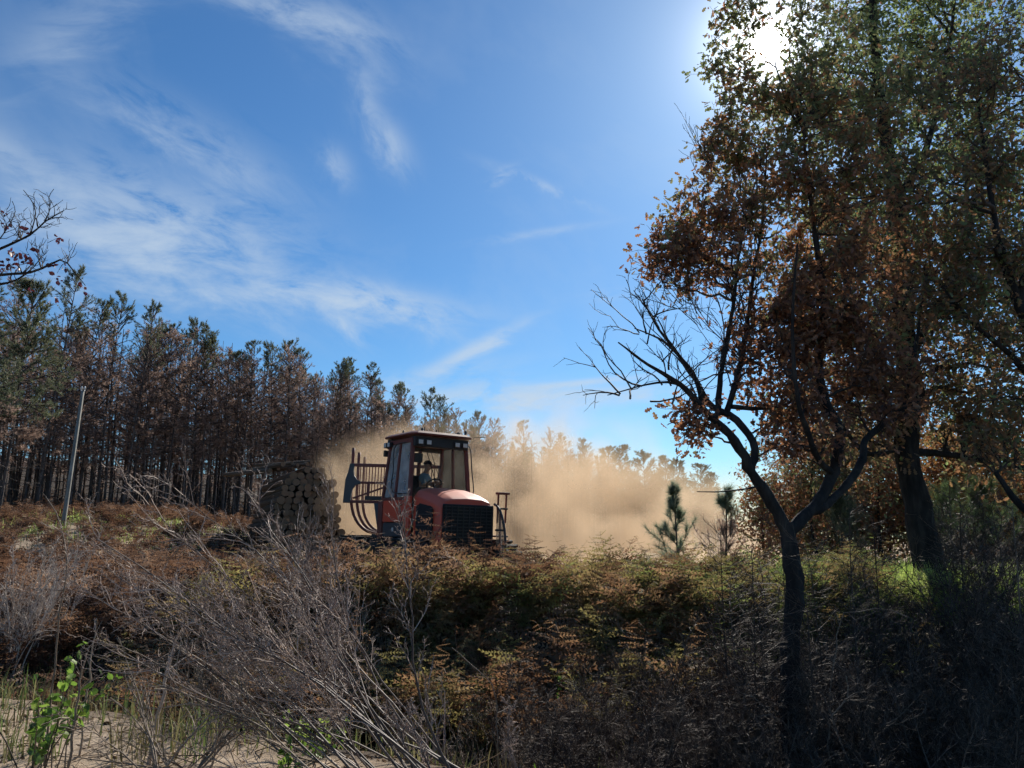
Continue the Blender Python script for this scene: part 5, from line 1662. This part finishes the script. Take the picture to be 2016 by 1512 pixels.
def place_fern(x, y, s, mk, lab, group):
    o = link('bracken_fern', FERN_MESH[mk][rng.integers(0, 4)])
    o.location = (x, y, float(gz(x, y)))
    o.rotation_euler = (rng.normal(0, 0.1), rng.normal(0, 0.1), rng.uniform(0, 6.28))
    o.scale = (s, s, s * rng.uniform(0.9, 1.1))
    tag(o, lab, 'fern', group)

for k in range(26):      # in front of the machine
    x = -3.6 + 4.0 * (k + rng.random()) / 26
    place_fern(x, rng.uniform(12.2, 13.6), rng.uniform(0.85, 1.45), 'fern_rust' if rng.random() < 0.6 else 'fern_mixed',
               'brown bracken plant in front of the red machine', 'bracken in front of the machine')
for k in range(18):      # on the skyline right of it, against the dust
    x = 0.3 + 3.4 * (k + rng.random()) / 18
    place_fern(x, rng.uniform(11.8, 13.2), rng.uniform(0.9, 1.2), 'fern_mixed' if rng.random() < 0.7 else 'fern_green',
               'olive bracken plant with fronds against the dust cloud', 'bracken against the dust')
for k in range(16):
    x = -8.5 + 4.6 * (k + rng.random()) / 16
    place_fern(x, rng.uniform(11.5, 16), rng.uniform(0.8, 1.1), 'fern_rust',
               'rusty bracken plant below the leaning grey pole', 'bracken below the pole')
for k in range(12):
    x = 2.6 + 3.2 * (k + rng.random()) / 12
    place_fern(x, rng.uniform(11.2, 13.4), rng.uniform(0.75, 1.0), 'fern_green',
               'green sunlit bracken plant left of the charred oak trunk', 'green bracken by the oak')

def merge_ferns(name, pts, scales, mat, label, protos=FERN_FINE):
    """bracken too dense to count, one mass"""
    g = Geo()
    which = rng.integers(0, len(protos), len(pts))
    for k, (src, V, r) in enumerate(protos):
        sel = np.where(which == k)[0]
        if len(sel) == 0: continue
        a = rng.uniform(0, 6.28, len(sel)); ca, sa = np.cos(a), np.sin(a)
        Mx = np.zeros((len(sel), 3, 3)); Mx[:, 0, 0] = ca; Mx[:, 0, 1] = -sa; Mx[:, 1, 0] = sa; Mx[:, 1, 1] = ca; Mx[:, 2, 2] = 1
        W_ = np.einsum('nij,kj->nki', Mx, V) * scales[sel][:, None, None] + pts[sel][:, None, :]
        off = (np.arange(len(sel)) * len(V))[:, None, None]
        tint = np.clip(r[None] * 0.7 + rng.normal(0.15, 0.15, (len(sel), 1)), 0, 1).ravel()
        start = g.n
        g.v.append(W_.reshape(-1, 3)); g.r.append(tint); g.n += W_.shape[0] * W_.shape[1]
        for F in src.f:
            FF = (F[None] + off).reshape(-1, F.shape[1]) + start
            g.f.append(FF); g.m.append(np.zeros(len(FF), int))
    o = g.build(name, M[mat])
    tag(o, label, 'bracken', kind='stuff')

def area_points(x0, x1, y0, y1, n, cond=None):
    x = rng.uniform(x0, x1, n); y = rng.uniform(y0, y1, n)
    if cond is not None:
        k = cond(x, y); x, y = x[k], y[k]
    return np.stack([x, y, gz(x, y)], -1)

left = area_points(-24, -3.0, 12.5, 31, 1600, lambda x, y: x > -0.72 * y - 1.5)
merge_ferns('rusty_bracken', left, rng.uniform(0.5, 0.95, len(left)) * np.where(left[:, 1] > 17, 0.7, 1.0), 'fern_rust', 'rust brown bracken covering the slope below the burnt wood', FERN_LOW)
lnear = area_points(-11, -3.0, 9.6, 13.0, 230, lambda x, y: x > -0.72 * y - 1.5)
merge_ferns('near_bracken', lnear, rng.uniform(0.55, 0.95, len(lnear)), 'fern_rust', 'rusty bracken on the near slope behind the thin bare sapling')
mid = area_points(-4.8, 2.8, 9.7, 14.4, 420)
merge_ferns('brown_bracken', mid, rng.uniform(0.45, 1.12, len(mid)), 'fern_mixed', 'brown and olive bracken covering the bank in front of the machine')
low = area_points(-5.0, 6.0, 8.9, 10.6, 130)
merge_ferns('ditch_bracken', low, rng.uniform(0.45, 0.8, len(low)), 'fern_mixed', 'bracken growing down the shaded side of the ditch')
rgt = area_points(2.0, 6.2, 10.6, 14.8, 190)
merge_ferns('green_bracken', rgt, rng.uniform(0.4, 1.02, len(rgt)), 'fern_green', 'greener bracken between the dust cloud and the oak')

# ------------------------------------------------------------------ grass
rng = np.random.default_rng(42)
def grass(name, pts, blades, hgt, mat, label, spread=0.12, width=0.012):
    g = Geo()
    N = len(pts)
    S = np.repeat(pts, blades, 0); S = S + np.concatenate([rng.normal(0, spread, (N * blades, 2)), np.zeros((N * blades, 1))], 1)
    S[:, 2] = gz(S[:, 0], S[:, 1]) - 0.02
    h = np.repeat(hgt * rng.uniform(0.5, 1.2, N), blades) * rng.uniform(0.6, 1.2, N * blades)
    a = rng.uniform(0, 6.28, N * blades); lean = rng.uniform(0.1, 0.7, N * blades)
    d = np.stack([np.cos(a), np.sin(a), np.zeros_like(a)], -1)
    sd = np.stack([-np.sin(a), np.cos(a), np.zeros_like(a)], -1) * width * 0.5
    mid = S + d * (h * lean * 0.35)[:, None] + np.array([0, 0, 1.0]) * (h * 0.6)[:, None]
    tip = S + d * (h * lean)[:, None] + np.array([0, 0, 1.0]) * (h * (1 - 0.25 * lean))[:, None]
    V = np.stack([S - sd, S + sd, mid + sd * 0.8, mid - sd * 0.8, tip], 1)
    n = len(V); b = np.arange(n)[:, None] * 5
    g.add(V.reshape(-1, 3), b + [0, 1, 2, 3], np.repeat(np.clip(np.repeat(rng.random(N), blades) + rng.normal(0, 0.12, n), 0, 1), 5))
    g.f.append(b + [3, 2, 4]); g.m.append(np.zeros(n, int))
    o = g.build(name, M[mat])
    tag(o, label, 'grass', kind='stuff')

grass('grass', np.vstack([area_points(-7, 7, 6.2, 12.5, 520), area_points(-4.5, 5, 9.5, 13, 220), area_points(-20, -4, 10, 26, 300)]), 14, 0.38, 'grass', 'dry grass tufts along the ditch and the slope')
grass('bright_grass', np.vstack([area_points(3.4, 11.5, 12.0, 19, 900), area_points(3.0, 8.5, 11.6, 14.0, 260)]), 18, 0.5, 'grass_bright', 'sunlit bright green grass beyond the oaks', 0.16, 0.016)
grass('pale_grass', area_points(-17, -9.0, 21.5, 27, 200), 12, 0.34, 'grass_bright', 'yellow green grass at the foot of the leaning pole', 0.2, 0.02)

# ------------------------------------------------------------------ dead shrubs
def shrub_mesh(D0, L0, r0, levels, wander=0.10, lift=0.02, bend=None, base_spread=0.12, curl=0.0):
    """stems from one root in the directions D0, then finer and finer twigs; returns stems and twigs"""
    gs, gt = Geo(), Geo()
    D0 = np.array(D0, float); n = len(D0)
    S = np.concatenate([rng.normal(0, base_spread, (n, 2)), np.full((n, 1), -0.08)], 1)
    P = grow(S, D0, np.array(L0), 9, wander * 0.6, lift, bend)
    add_tubes(gs, P, taper(np.full(n, r0) * rng.uniform(0.6, 1.2, n), 9, 0.3), 5)
    lens = np.array(L0)
    for (m, t0, t1, ang, lf, rad, K, wd, lf_up) in levels:
        S, D, t, par = spawn(P, m, t0, t1, ang, 0.15)
        ln = lens[par] * lf * (1.15 - 0.55 * t) * rng.uniform(0.6, 1.2, len(t))
        if bend is not None: D = unit(D + np.array(bend) * 2)
        P2 = grow(S, D, ln, K, wd, lf_up)
        if curl: P2[:, 1:] += np.cumsum(rng.normal(0, curl, P2[:, 1:].shape), 1)
        add_tubes(gt, P2, taper(np.full(len(P2), rad), K, 0.45), 3)
        P, lens = P2, ln
    return gs, gt

def shrub(name, loc, gs, gt, mat, label, group=None, cat='shrub', mat2=None):
    e = empty(name, loc)
    gs.build('stems', M[mat], e, flat=False)
    gt.build('twigs', M[mat2 or mat], e)
    tag(e, label, cat, group)
    return e

def ground_at(px, py, Y):
    p = at(px, py, Y)
    return np.array([p[0], p[1], float(gz(p[0], p[1]))])

def fan(n, target, spread):
    t = unit(np.array(target, float))
    return unit(t[None] + rng.normal(0, 1, (n, 3)) * spread)

rng = np.random.default_rng(43)
def dead_broom():
    # the big grey broom: stems sweep from its foot in the ditch up and to the left
    loc = ground_at(885, 1500, 5.4)
    D = np.vstack([fan(15, (-0.70, 0.14, 0.70), (0.045, 0.16, 0.04)), fan(3, (-0.40, 0.25, 0.85), (0.05, 0.2, 0.05)), fan(9, (-0.82, 0.10, 0.54), (0.06, 0.2, 0.07)), fan(2, (-0.94, 0.15, 0.30), (0.06, 0.2, 0.06))])
    L0 = np.concatenate([rng.uniform(1.9, 2.85, 15), rng.uniform(0.6, 0.9, 3), rng.uniform(1.5, 2.4, 9), rng.uniform(1.4, 2.2, 2)])
    gs, gt = shrub_mesh(D, L0, 0.011, [(15, 0.42, 0.99, 0.36, 0.22, 0.0033, 7, 0.15, 0.02), (7, 0.15, 1.0, 0.45, 0.40, 0.0021, 6, 0.22, 0.05), (3, 0.2, 1.0, 0.55, 0.5, 0.0017, 4, 0.3, 0.06)], 0.22, 0.0, None, 0.30, 0.004)
    shrub('dead_broom', loc, gs, gt, 'broom_stem', 'large grey dead broom shrub sweeping up in front of the log pile', mat2='broom')
    # low one with its foot at the bottom edge, stems out to the left
    loc = ground_at(735, 1560, 5.4)
    D = np.vstack([fan(6, (-0.85, 0.25, 0.42), (0.14, 0.25, 0.10)), fan(3, (-0.9, 0.1, 0.18), (0.1, 0.25, 0.05))])
    gs, gt = shrub_mesh(D, rng.uniform(1.3, 2.1, 9), 0.012, [(9, 0.25, 0.98, 0.42, 0.34, 0.005, 6, 0.12, 0.02), (4, 0.2, 1.0, 0.5, 0.42, 0.003, 5, 0.16, 0.02)], 0.12, 0.005)
    shrub('dead_broom', loc, gs, gt, 'tan_twig', 'low sprawling dead shrub with bare tan stems at the bottom edge')
    # sprawling twigs over the sand at the lower left
    loc = ground_at(330, 1530, 5.7)
    D = np.vstack([fan(8, (-0.7, 0.3, 0.35), (0.3, 0.3, 0.10)), fan(6, (0.4, 0.3, 0.5), (0.35, 0.3, 0.15))])
    gs, gt = shrub_mesh(D, rng.uniform(0.7, 1.3, 14), 0.010, [(8, 0.2, 0.98, 0.5, 0.36, 0.004, 6, 0.16, 0.0), (4, 0.2, 1.0, 0.55, 0.42, 0.0026, 5, 0.2, 0.0)], 0.14)
    shrub('dead_shrub', loc, gs, gt, 'tan_twig', 'tangle of dry tan twigs lying over the bare sand')
    # pale curly shrub on the left edge
    loc = ground_at(-15, 1400, 10.9)
    D = fan(22, (0.0, 0.0, 1.0), (0.20, 0.25, 0.08))
    gs, gt = shrub_mesh(D, rng.uniform(1.5, 2.3, 22), 0.011, [(14, 0.42, 1.0, 0.45, 0.24, 0.0042, 6, 0.18, 0.06), (9, 0.15, 1.0, 0.5, 0.5, 0.003, 6, 0.26, 0.06)], 0.12, 0.02, None, 0.2, 0.006)
    shrub('dead_shrub', loc, gs, gt, 'broom_pale', 'pale curly dead shrub at the picture edge below the pines')
    # slim pale broom in the middle
    loc = ground_at(868, 1410, 7.2)
    D = fan(5, (-0.05, 0.05, 1.0), (0.08, 0.1, 0.05))
    gs, gt = shrub_mesh(D, rng.uniform(0.8, 1.15, 5), 0.009, [(9, 0.35, 1.0, 0.5, 0.30, 0.0045, 6, 0.14, 0.05), (5, 0.2, 1.0, 0.5, 0.45, 0.003, 5, 0.18, 0.05)], 0.10, 0.02)
    shrub('dead_broom', loc, gs, gt, 'broom', 'slim upright dead broom in the middle of the brown bracken')
    # grey-brown heather mound at the bottom
    loc = ground_at(1000, 1540, 7.3)
    D = fan(34, (0.0, -0.1, 1.0), (0.5, 0.5, 0.1))
    gs, gt = shrub_mesh(D, rng.uniform(0.5, 0.85, 34), 0.006, [(11, 0.25, 1.0, 0.6, 0.30, 0.0034, 5, 0.15, 0.06), (9, 0.1, 1.0, 0.9, 0.28, 0.0026, 3, 0.15, 0.04)], 0.12, 0.02, None, 0.2)
    shrub('dead_gorse', loc, gs, gt, 'tan_twig', 'spiny grey brown dead gorse mound at the bottom edge')
    loc = ground_at(640, 1330, 7.0)
    D = fan(16, (0.0, 0.0, 1.0), (0.5, 0.5, 0.1))
    gs, gt = shrub_mesh(D, rng.uniform(0.35, 0.6, 16), 0.006, [(8, 0.2, 1.0, 0.6, 0.34, 0.0035, 5, 0.15, 0.06), (6, 0.1, 1.0, 0.9, 0.30, 0.0026, 3, 0.15, 0.04)], 0.12, 0.02, None, 0.16)
    shrub('dead_gorse', loc, gs, gt, 'tan_twig', 'small brown dead gorse under the sweeping grey broom')
    loc = ground_at(470, 1180, 9.3)
    D = fan(14, (-0.35, 0.0, 1.0), (0.3, 0.3, 0.1))
    gs, gt = shrub_mesh(D, rng.uniform(0.8, 1.3, 14), 0.009, [(9, 0.3, 1.0, 0.45, 0.34, 0.0045, 6, 0.14, 0.05), (5, 0.2, 1.0, 0.5, 0.42, 0.003, 5, 0.18, 0.05)], 0.12, 0.02)
    shrub('dead_broom', loc, gs, gt, 'tan_twig', 'rounded brown dead shrub left of the sweeping grey broom')
    loc = ground_at(610, 1060, 12.0)
    D = fan(10, (0.0, 0.0, 1.0), (0.22, 0.3, 0.05))
    gs, gt = shrub_mesh(D, rng.uniform(1.2, 1.75, 10), 0.010, [(9, 0.3, 1.0, 0.4, 0.34, 0.005, 6, 0.12, 0.05), (5, 0.2, 1.0, 0.45, 0.42, 0.0035, 5, 0.18, 0.05)], 0.10, 0.02)
    shrub('dead_broom', loc, gs, gt, 'broom', 'upright grey dead broom right in front of the log ends')
dead_broom()

rng = np.random.default_rng(44)
def bank_scrub():
    # small dry shrubs among the bracken, and tall dead saplings with fine drooping twigs about the charred oak
    protos = []
    for k in range(3):
        D = fan(9, (0, 0, 1.0), (0.35, 0.35, 0.05))
        gs, gt = shrub_mesh(D, rng.uniform(0.6, 1.1, 9), 0.007, [(9, 0.25, 1.0, 0.5, 0.34, 0.004, 6, 0.14, 0.05), (5, 0.2, 1.0, 0.55, 0.42, 0.003, 5, 0.2, 0.05)], 0.12, 0.02)
        protos.append((gs.mesh('stems', M['tan_twig'], False), gt.mesh('twigs', M['tan_twig'])))
    for k in range(26):
        x, y = (rng.uniform(-4.5, 3.6), rng.uniform(9.4, 12.6)) if k < 18 else (rng.uniform(-9, -4), rng.uniform(9.5, 13))
        e = empty('dry_shrub', (x, y, float(gz(x, y))), rng.uniform(0, 6.28), rng.uniform(0.7, 1.15))
        a, b = protos[k % 3]
        link('stems', a, e); link('twigs', b, e)
        if k < 18: tag(e, 'small dry tan shrub poking out of the brown bracken bank', 'shrub', 'dry shrubs on the bank')
        else: tag(e, 'small dry tan shrub in the rusty bracken near the pale curly shrub', 'shrub', 'dry shrubs in the rusty bracken')
    for px, Y, h, lab in ((1428, 8.6, 2.5, 'dead sapling with fine level twigs beside the second young pine'), (1490, 7.4, 2.3, 'dead sapling with fine twigs just left of the charred trunk'),
                          (1528, 9.2, 2.9, 'dead sapling tangled in the left side of the charred fork'), (1600, 7.6, 2.4, 'dead sapling with fine twigs just right of the charred trunk'),
                          (1668, 8.8, 2.8, 'dead sapling below the right limb of the charred fork'), (1735, 9.6, 2.7, 'dead sapling between the fork and the straight trunk'),
                          (1880, 10.2, 2.9, 'dead sapling right of the straight oak trunk'), (1965, 9.0, 2.8, 'dead sapling near the picture edge under the slanting limb')):
        p = ground_at(px, 1200, Y)
        D = fan(2, (0, 0, 1.0), (0.07, 0.07, 0.02))
        gs, gt = shrub_mesh(D, [h, h * 0.8], 0.013, [(46, 0.16, 1.0, 1.15, 0.26, 0.0035, 7, 0.09, 0.05), (6, 0.2, 1.0, 0.5, 0.5, 0.0024, 5, 0.14, 0.04)], 0.05, 0.05, None, 0.05)
        shrub('dead_sapling', p, gs, gt, 'dark_twig', lab, None, 'sapling')
bank_scrub()

def bare_stems():
    for pts, r, m, lab in (
        ([(105, 1345, 6.2), (118, 1200, 6.2), (132, 1120, 6.2), (124, 1060, 6.2), (112, 1015, 6.2), (90, 978, 6.2)], 0.009, 'tan_twig', 'thin bare sapling stem bent against the dark pine trunks'),
        ([(150, 1345, 5.9), (160, 1320, 5.9), (168, 1300, 5.9), (170, 1286, 5.9)], 0.012, 'tan_twig', 'short crooked pale stick in the ditch near the green leaves'),
        ([(178, 1275, 6.4), (186, 1245, 6.4), (190, 1218, 6.4)], 0.010, 'tan_twig', 'short pale upright stick below the thin bent sapling'),
        ([(300, 1390, 6.2), (330, 1320, 6.2), (352, 1250, 6.2), (372, 1228, 6.2), (388, 1218, 6.2)], 0.018, 'broom_pale', 'split pale broken branch standing in the ditch'),
        ([(985, 1420, 6.6), (975, 1370, 6.6), (950, 1330, 6.6), (920, 1300, 6.6), (890, 1275, 6.6)], 0.008, 'tan_twig', 'thin curved bare stem above the gorse mound'),
        ([(1590, 1505, 6.8), (1560, 1450, 6.8), (1520, 1410, 6.8), (1480, 1370, 6.8)], 0.008, 'tan_twig', 'thin bare stem slanting past the foot of the charred oak'),
        ([(1650, 1512, 6.9), (1630, 1450, 6.9), (1640, 1410, 6.9), (1672, 1370, 6.9), (1665, 1330, 6.9)], 0.010, 'tan_twig', 'curved bare stem in the dark right of the charred oak foot'),
        ([(1590, 1300, 7.3), (1650, 1240, 7.3), (1700, 1205, 7.3), (1740, 1200, 7.3), (1790, 1215, 7.3)], 0.007, 'tan_twig', 'arching bare bramble cane across the dark thicket'),
    ):
        P = np.array([at(*p) for p in pts]); P[0, 2] = float(gz(P[0, 0], P[0, 1])) - 0.1
        g = Geo(); K = 16
        Q = resample(P, K); Q[1:-1] += rng.normal(0, 0.006, (K - 2, 3))
        b = Q[0].copy()
        add_tubes(g, (Q - b)[None], np.linspace(r, r * 0.4, K)[None], 6)
        S, D, t, par = spawn((Q - b)[None], 5, 0.5, 1.0, 0.7, 0.2)
        add_tubes(g, grow(S, D, rng.uniform(0.05, 0.2, 5), 4, 0.2), taper(np.full(5, r * 0.35), 4, 0.5), 3)
        o = g.build('bare_stem', M[m], None, flat=False); o.location = tuple(b)
        tag(o, lab, 'stem')
bare_stems()

# dark burnt brush of the right-hand thicket: fine twigs on thin upright stems
rng = np.random.default_rng(45)
def thicket():
    protos = []
    for k in range(4):
        n = 7
        D = fan(n, (rng.normal(0, 0.2), 0, 1.0), (0.32, 0.32, 0.05))
        gs, gt = shrub_mesh(D, rng.uniform(1.0, 1.7, n), 0.011, [(13, 0.15, 1.0, 0.95, 0.34, 0.0055, 6, 0.10, 0.05), (7, 0.15, 1.0, 0.6, 0.45, 0.0036, 5, 0.14, 0.03), (2, 0.3, 1.0, 0.6, 0.6, 0.003, 3, 0.15, 0.02)], 0.08, 0.03, None, 0.15)
        protos.append((gs.mesh('stems', M['dark_twig'], False), gt.mesh('twigs', M['dark_twig'])))
    spots = [
        (1420, 1250, 9.6, 1.05), (1490, 1240, 9.0, 1.0), (1450, 1330, 8.4, 0.9), (1610, 1260, 9.4, 0.8), (1680, 1240, 9.8, 0.8), (1760, 1260, 9.4, 1.1),
        (1840, 1280, 9.0, 1.1), (1920, 1270, 9.2, 1.15), (2000, 1290, 8.6, 1.1), (1580, 1400, 7.4, 0.9), (1660, 1420, 7.2, 0.85), (1740, 1400, 7.6, 0.95),
        (1830, 1430, 7.0, 0.9), (1910, 1400, 7.4, 1.0), (1995, 1440, 6.9, 0.95), (1400, 1420, 7.2, 0.7), (1480, 1460, 6.7, 0.65), (1320, 1330, 8.2, 0.75),
        (1250, 1400, 7.4, 0.6), (1150, 1330, 8.2, 0.6), (1550, 1180, 10.6, 0.8), (1650, 1150, 11.5, 0.7), (1740, 1140, 11.8, 0.7), (1880, 1150, 11.4, 1.2),
        (1960, 1150, 11.8, 1.2), (2040, 1180, 10.8, 1.2), (1700, 1500, 6.3, 0.8), (1860, 1520, 6.1, 0.8), (1980, 1530, 6.0, 0.85), (1560, 1520, 6.3, 0.6),
        (2080, 1400, 7.2, 1.1), (2060, 1290, 8.8, 1.2), (1340, 1480, 6.6, 0.5), (1220, 1490, 6.5, 0.5),
        (1500, 1120, 11.6, 0.7),
    ]
    for k in range(44):
        px = rng.uniform(1400, 2120)
        spots.append((px, 1150, rng.uniform(10.0, 12.0 if px < 1850 else 15.5), rng.uniform(0.5, 0.7 if px < 1850 else 1.4)))
    for k in range(20):
        spots.append((rng.uniform(980, 1450), 1350, rng.uniform(6.9, 9.2), rng.uniform(0.45, 0.75)))
    for k in range(26):
        spots.append((rng.uniform(1250, 2100), 1350, rng.uniform(6.6, 9.8), rng.uniform(0.55, 1.0)))
    for i, (px, py, Y, s) in enumerate(spots):
        loc = ground_at(px, py, Y)
        e = empty('burnt_shrub', loc, rng.uniform(0, 6.28), s)
        gsm, gtm = protos[i % 4]
        link('stems', gsm, e); link('twigs', gtm, e)
        if Y < 8.2 and px < 1500: lab, grp = 'dark burnt shrub of fine twigs in the ditch left of the charred oak', 'burnt shrubs in the ditch'
        elif Y < 8.2: lab, grp = 'dark burnt shrub of fine twigs in the black lower corner', 'burnt shrubs in the dark corner'
        elif px < 1560: lab, grp = 'burnt shrub of fine twigs on the bank beside the charred oak', 'burnt shrubs by the charred oak'
        elif px < 1820: lab, grp = 'burnt shrub of fine twigs between the charred oak and the straight trunk', 'burnt shrubs between the oaks'
        else: lab, grp = 'burnt shrub of fine twigs past the straight oak trunk', 'burnt shrubs past the straight trunk'
        tag(e, lab, 'shrub', grp)
thicket()

# green leafy shoots
def leafy(px, py, Y, n, h, mat, lab, size=0.055):
    loc = ground_at(px, py, Y)
    gs, gl = Geo(), Geo()
    D = fan(n, (0, 0, 1), (0.4, 0.35, 0.05))
    S = np.concatenate([rng.normal(0, 0.06, (n, 2)), np.full((n, 1), -0.05)], 1)
    P = grow(S, D, h * rng.uniform(0.6, 1.1, n), 7, 0.09, 0.03)
    add_tubes(gs, P, taper(np.full(n, 0.006), 7, 0.4), 5)
    S, D, t, par = spawn(P, 8, 0.35, 1.0, 0.9, 0.2)
    leaf_cloud(gl, S, 0.03, 2, size, (OVAL_V * [1, 1.5, 1], OVAL_F), droop=-0.1)
    e = empty('leafy_shoot', loc)
    gs.build('stems', M['dark_twig'], e); gl.build('leaves', M[mat], e)
    tag(e, lab, 'plant')
leafy(92, 1450, 5.9, 11, 0.95, 'green_leaf', 'bright green leafy shoots on dark stems above the bare sand', 0.075)
leafy(628, 1470, 6.1, 6, 0.42, 'green_leaf', 'small bright green shoot below the brown dead gorse')
leafy(570, 1540, 5.3, 5, 0.30, 'green_leaf', 'low green shoot at the bottom edge between dead stems')
leafy(1075, 1500, 6.3, 5, 0.30, 'green_leaf', 'little green shoot beside the gorse mound')
leafy(1010, 1180, 10.6, 7, 0.9, 'green_leaf', 'yellow green leafy bush within the brown bracken')
leafy(1120, 1230, 9.8, 7, 0.8, 'green_leaf', 'yellow green leafy bush lower on the shaded bank')
leafy(870, 1200, 10.2, 6, 0.8, 'green_leaf', 'small leafy bush behind the slim upright dead broom')

def litter():
    g = Geo()
    pts = area_points(-6.5, 5.5, 4.6, 9.5, 5200)
    n = len(pts)
    a = rng.uniform(0, 6.28, n)
    ax = unit(np.stack([np.cos(a), np.sin(a), rng.normal(0, 0.25, n)], -1)); b = unit(np.cross(ax, rng.normal(0, 0.4, (n, 3)) + [0, 0, 1])); 
    scatter(g, OVAL_V, OVAL_F, pts + [0, 0, 0.012], np.stack([ax, b, np.cross(ax, b)], -1), rng.uniform(0.03, 0.08, n))
    S = area_points(-6.5, 5.5, 4.6, 9.5, 900) + [0, 0, 0.012]
    a = rng.uniform(0, 6.28, len(S))
    P = grow(S, np.stack([np.cos(a), np.sin(a), rng.uniform(0, 0.25, len(S))], -1), rng.uniform(0.15, 0.6, len(S)), 5, 0.15)
    add_tubes(g, P, taper(rng.uniform(0.002, 0.005, len(S)), 5, 0.5), 3)
    o = g.build('leaf_litter', M['litter'])
    tag(o, 'dead leaves and twigs littering the verge and ditch', 'litter', kind='stuff')
litter()

# ------------------------------------------------------------------ the dust cloud raised by the machine
DUST = (
    # x, y, z centre; radii; density
    (-4.2, 24.6, 1.8, 1.9, 1.9, 2.6, 0.34),
    (-3.0, 27.5, 3.2, 3.0, 2.6, 2.1, 0.15),
    (1.6, 25.5, 1.9, 3.2, 3.0, 2.7, 0.26),
    (2.0, 29.5, 3.2, 3.6, 4.0, 2.8, 0.13),
    (0.4, 31.0, 5.0, 3.6, 3.0, 2.4, 0.040),
    (5.0, 29.0, 1.6, 4.2, 4.0, 2.4, 0.15),
    (9.6, 34.0, 1.6, 5.4, 5.0, 2.4, 0.085),
    (15.0, 38.0, 1.6, 7.0, 6.0, 2.2, 0.06),
)
def dust_cloud():
    lo, hi = (-9.0, 20.6, 0.0), (26.0, 46.0, 11.0)
    ng = bpy.data.node_groups.new('dust_density', 'GeometryNodeTree')
    ng.interface.new_socket('Geometry', in_out='INPUT', socket_type='NodeSocketGeometry')
    ng.interface.new_socket('Geometry', in_out='OUTPUT', socket_type='NodeSocketGeometry')
    N, L = ng.nodes, ng.links
    def mth(op, a, b=None, clamp=False):
        n = N.new('ShaderNodeMath'); n.operation = op; n.use_clamp = clamp
        for i, v in enumerate((a, b)):
            if v is None: continue
            if isinstance(v, (int, float)): n.inputs[i].default_value = v
            else: L.new(v, n.inputs[i])
        return n.outputs[0]
    pos = N.new('GeometryNodeInputPosition').outputs[0]
    def noise(scale, detail, off):
        ad = N.new('ShaderNodeVectorMath'); ad.operation = 'ADD'; L.new(pos, ad.inputs[0]); ad.inputs[1].default_value = (off, off * 0.7, -off)
        n1 = N.new('ShaderNodeTexNoise'); n1.inputs['Scale'].default_value = scale; n1.inputs['Detail'].default_value = detail
        n1.inputs['Roughness'].default_value = 0.58; n1.inputs['Distortion'].default_value = 0.7
        L.new(ad.outputs[0], n1.inputs['Vector'])
        return n1.outputs['Fac']
    nf = noise(0.44, 6.0, 3.0)
    s = N.new('ShaderNodeSeparateXYZ'); L.new(pos, s.inputs[0])
    tot = None
    for (cx, cy, cz, rx, ry, rz, am) in DUST:
        def q(v, c, r): return mth('POWER', mth('ABSOLUTE', mth('DIVIDE', mth('SUBTRACT', v, c), r)), 2.0)
        d2 = mth('ADD', mth('ADD', q(s.outputs[0], cx, rx), q(s.outputs[1], cy, ry)), q(s.outputs[2], cz, rz))
        env = mth('MULTIPLY', mth('SUBTRACT', 2.1, d2), 0.5, True)
        f = mth('ADD', mth('ADD', mth('MULTIPLY', mth('SUBTRACT', nf, 0.5), 8.5), env), -0.42)
        f = mth('MULTIPLY', mth('MULTIPLY', mth('MULTIPLY', f, 1.0, True), mth('MULTIPLY', env, 2.5, True)), am)
        tot = f if tot is None else mth('ADD', tot, f)
    vc = N.new('GeometryNodeVolumeCube')
    L.new(tot, vc.inputs['Density'])
    vc.inputs['Background'].default_value = 0.0
    vc.inputs['Min'].default_value = lo; vc.inputs['Max'].default_value = hi
    for k, a in zip('XYZ', range(3)): vc.inputs['Resolution ' + k].default_value = int((hi[a] - lo[a]) / 0.19)
    m, MN, ML = new_mat('tan_dust')
    pv = MN.new('ShaderNodeVolumePrincipled')
    pv.inputs['Color'].default_value = (0.75, 0.585, 0.41, 1)
    pv.inputs['Anisotropy'].default_value = 0.35
    pv.inputs['Density'].default_value = 1.0
    o = MN.new('ShaderNodeOutputMaterial'); ML.new(pv.outputs[0], o.inputs['Volume'])
    sm = N.new('GeometryNodeSetMaterial'); sm.inputs['Material'].default_value = m
    L.new(vc.outputs[0], sm.inputs['Geometry'])
    go = N.new('NodeGroupOutput'); L.new(sm.outputs[0], go.inputs[0])
    me = bpy.data.meshes.new('dust_cloud'); me.materials.append(m)
    ob = link('dust_cloud', me)
    md = ob.modifiers.new('dust', 'NODES'); md.node_group = ng
    tag(ob, 'billowing tan dust cloud trailing behind the red machine', 'dust', kind='stuff')
dust_cloud()
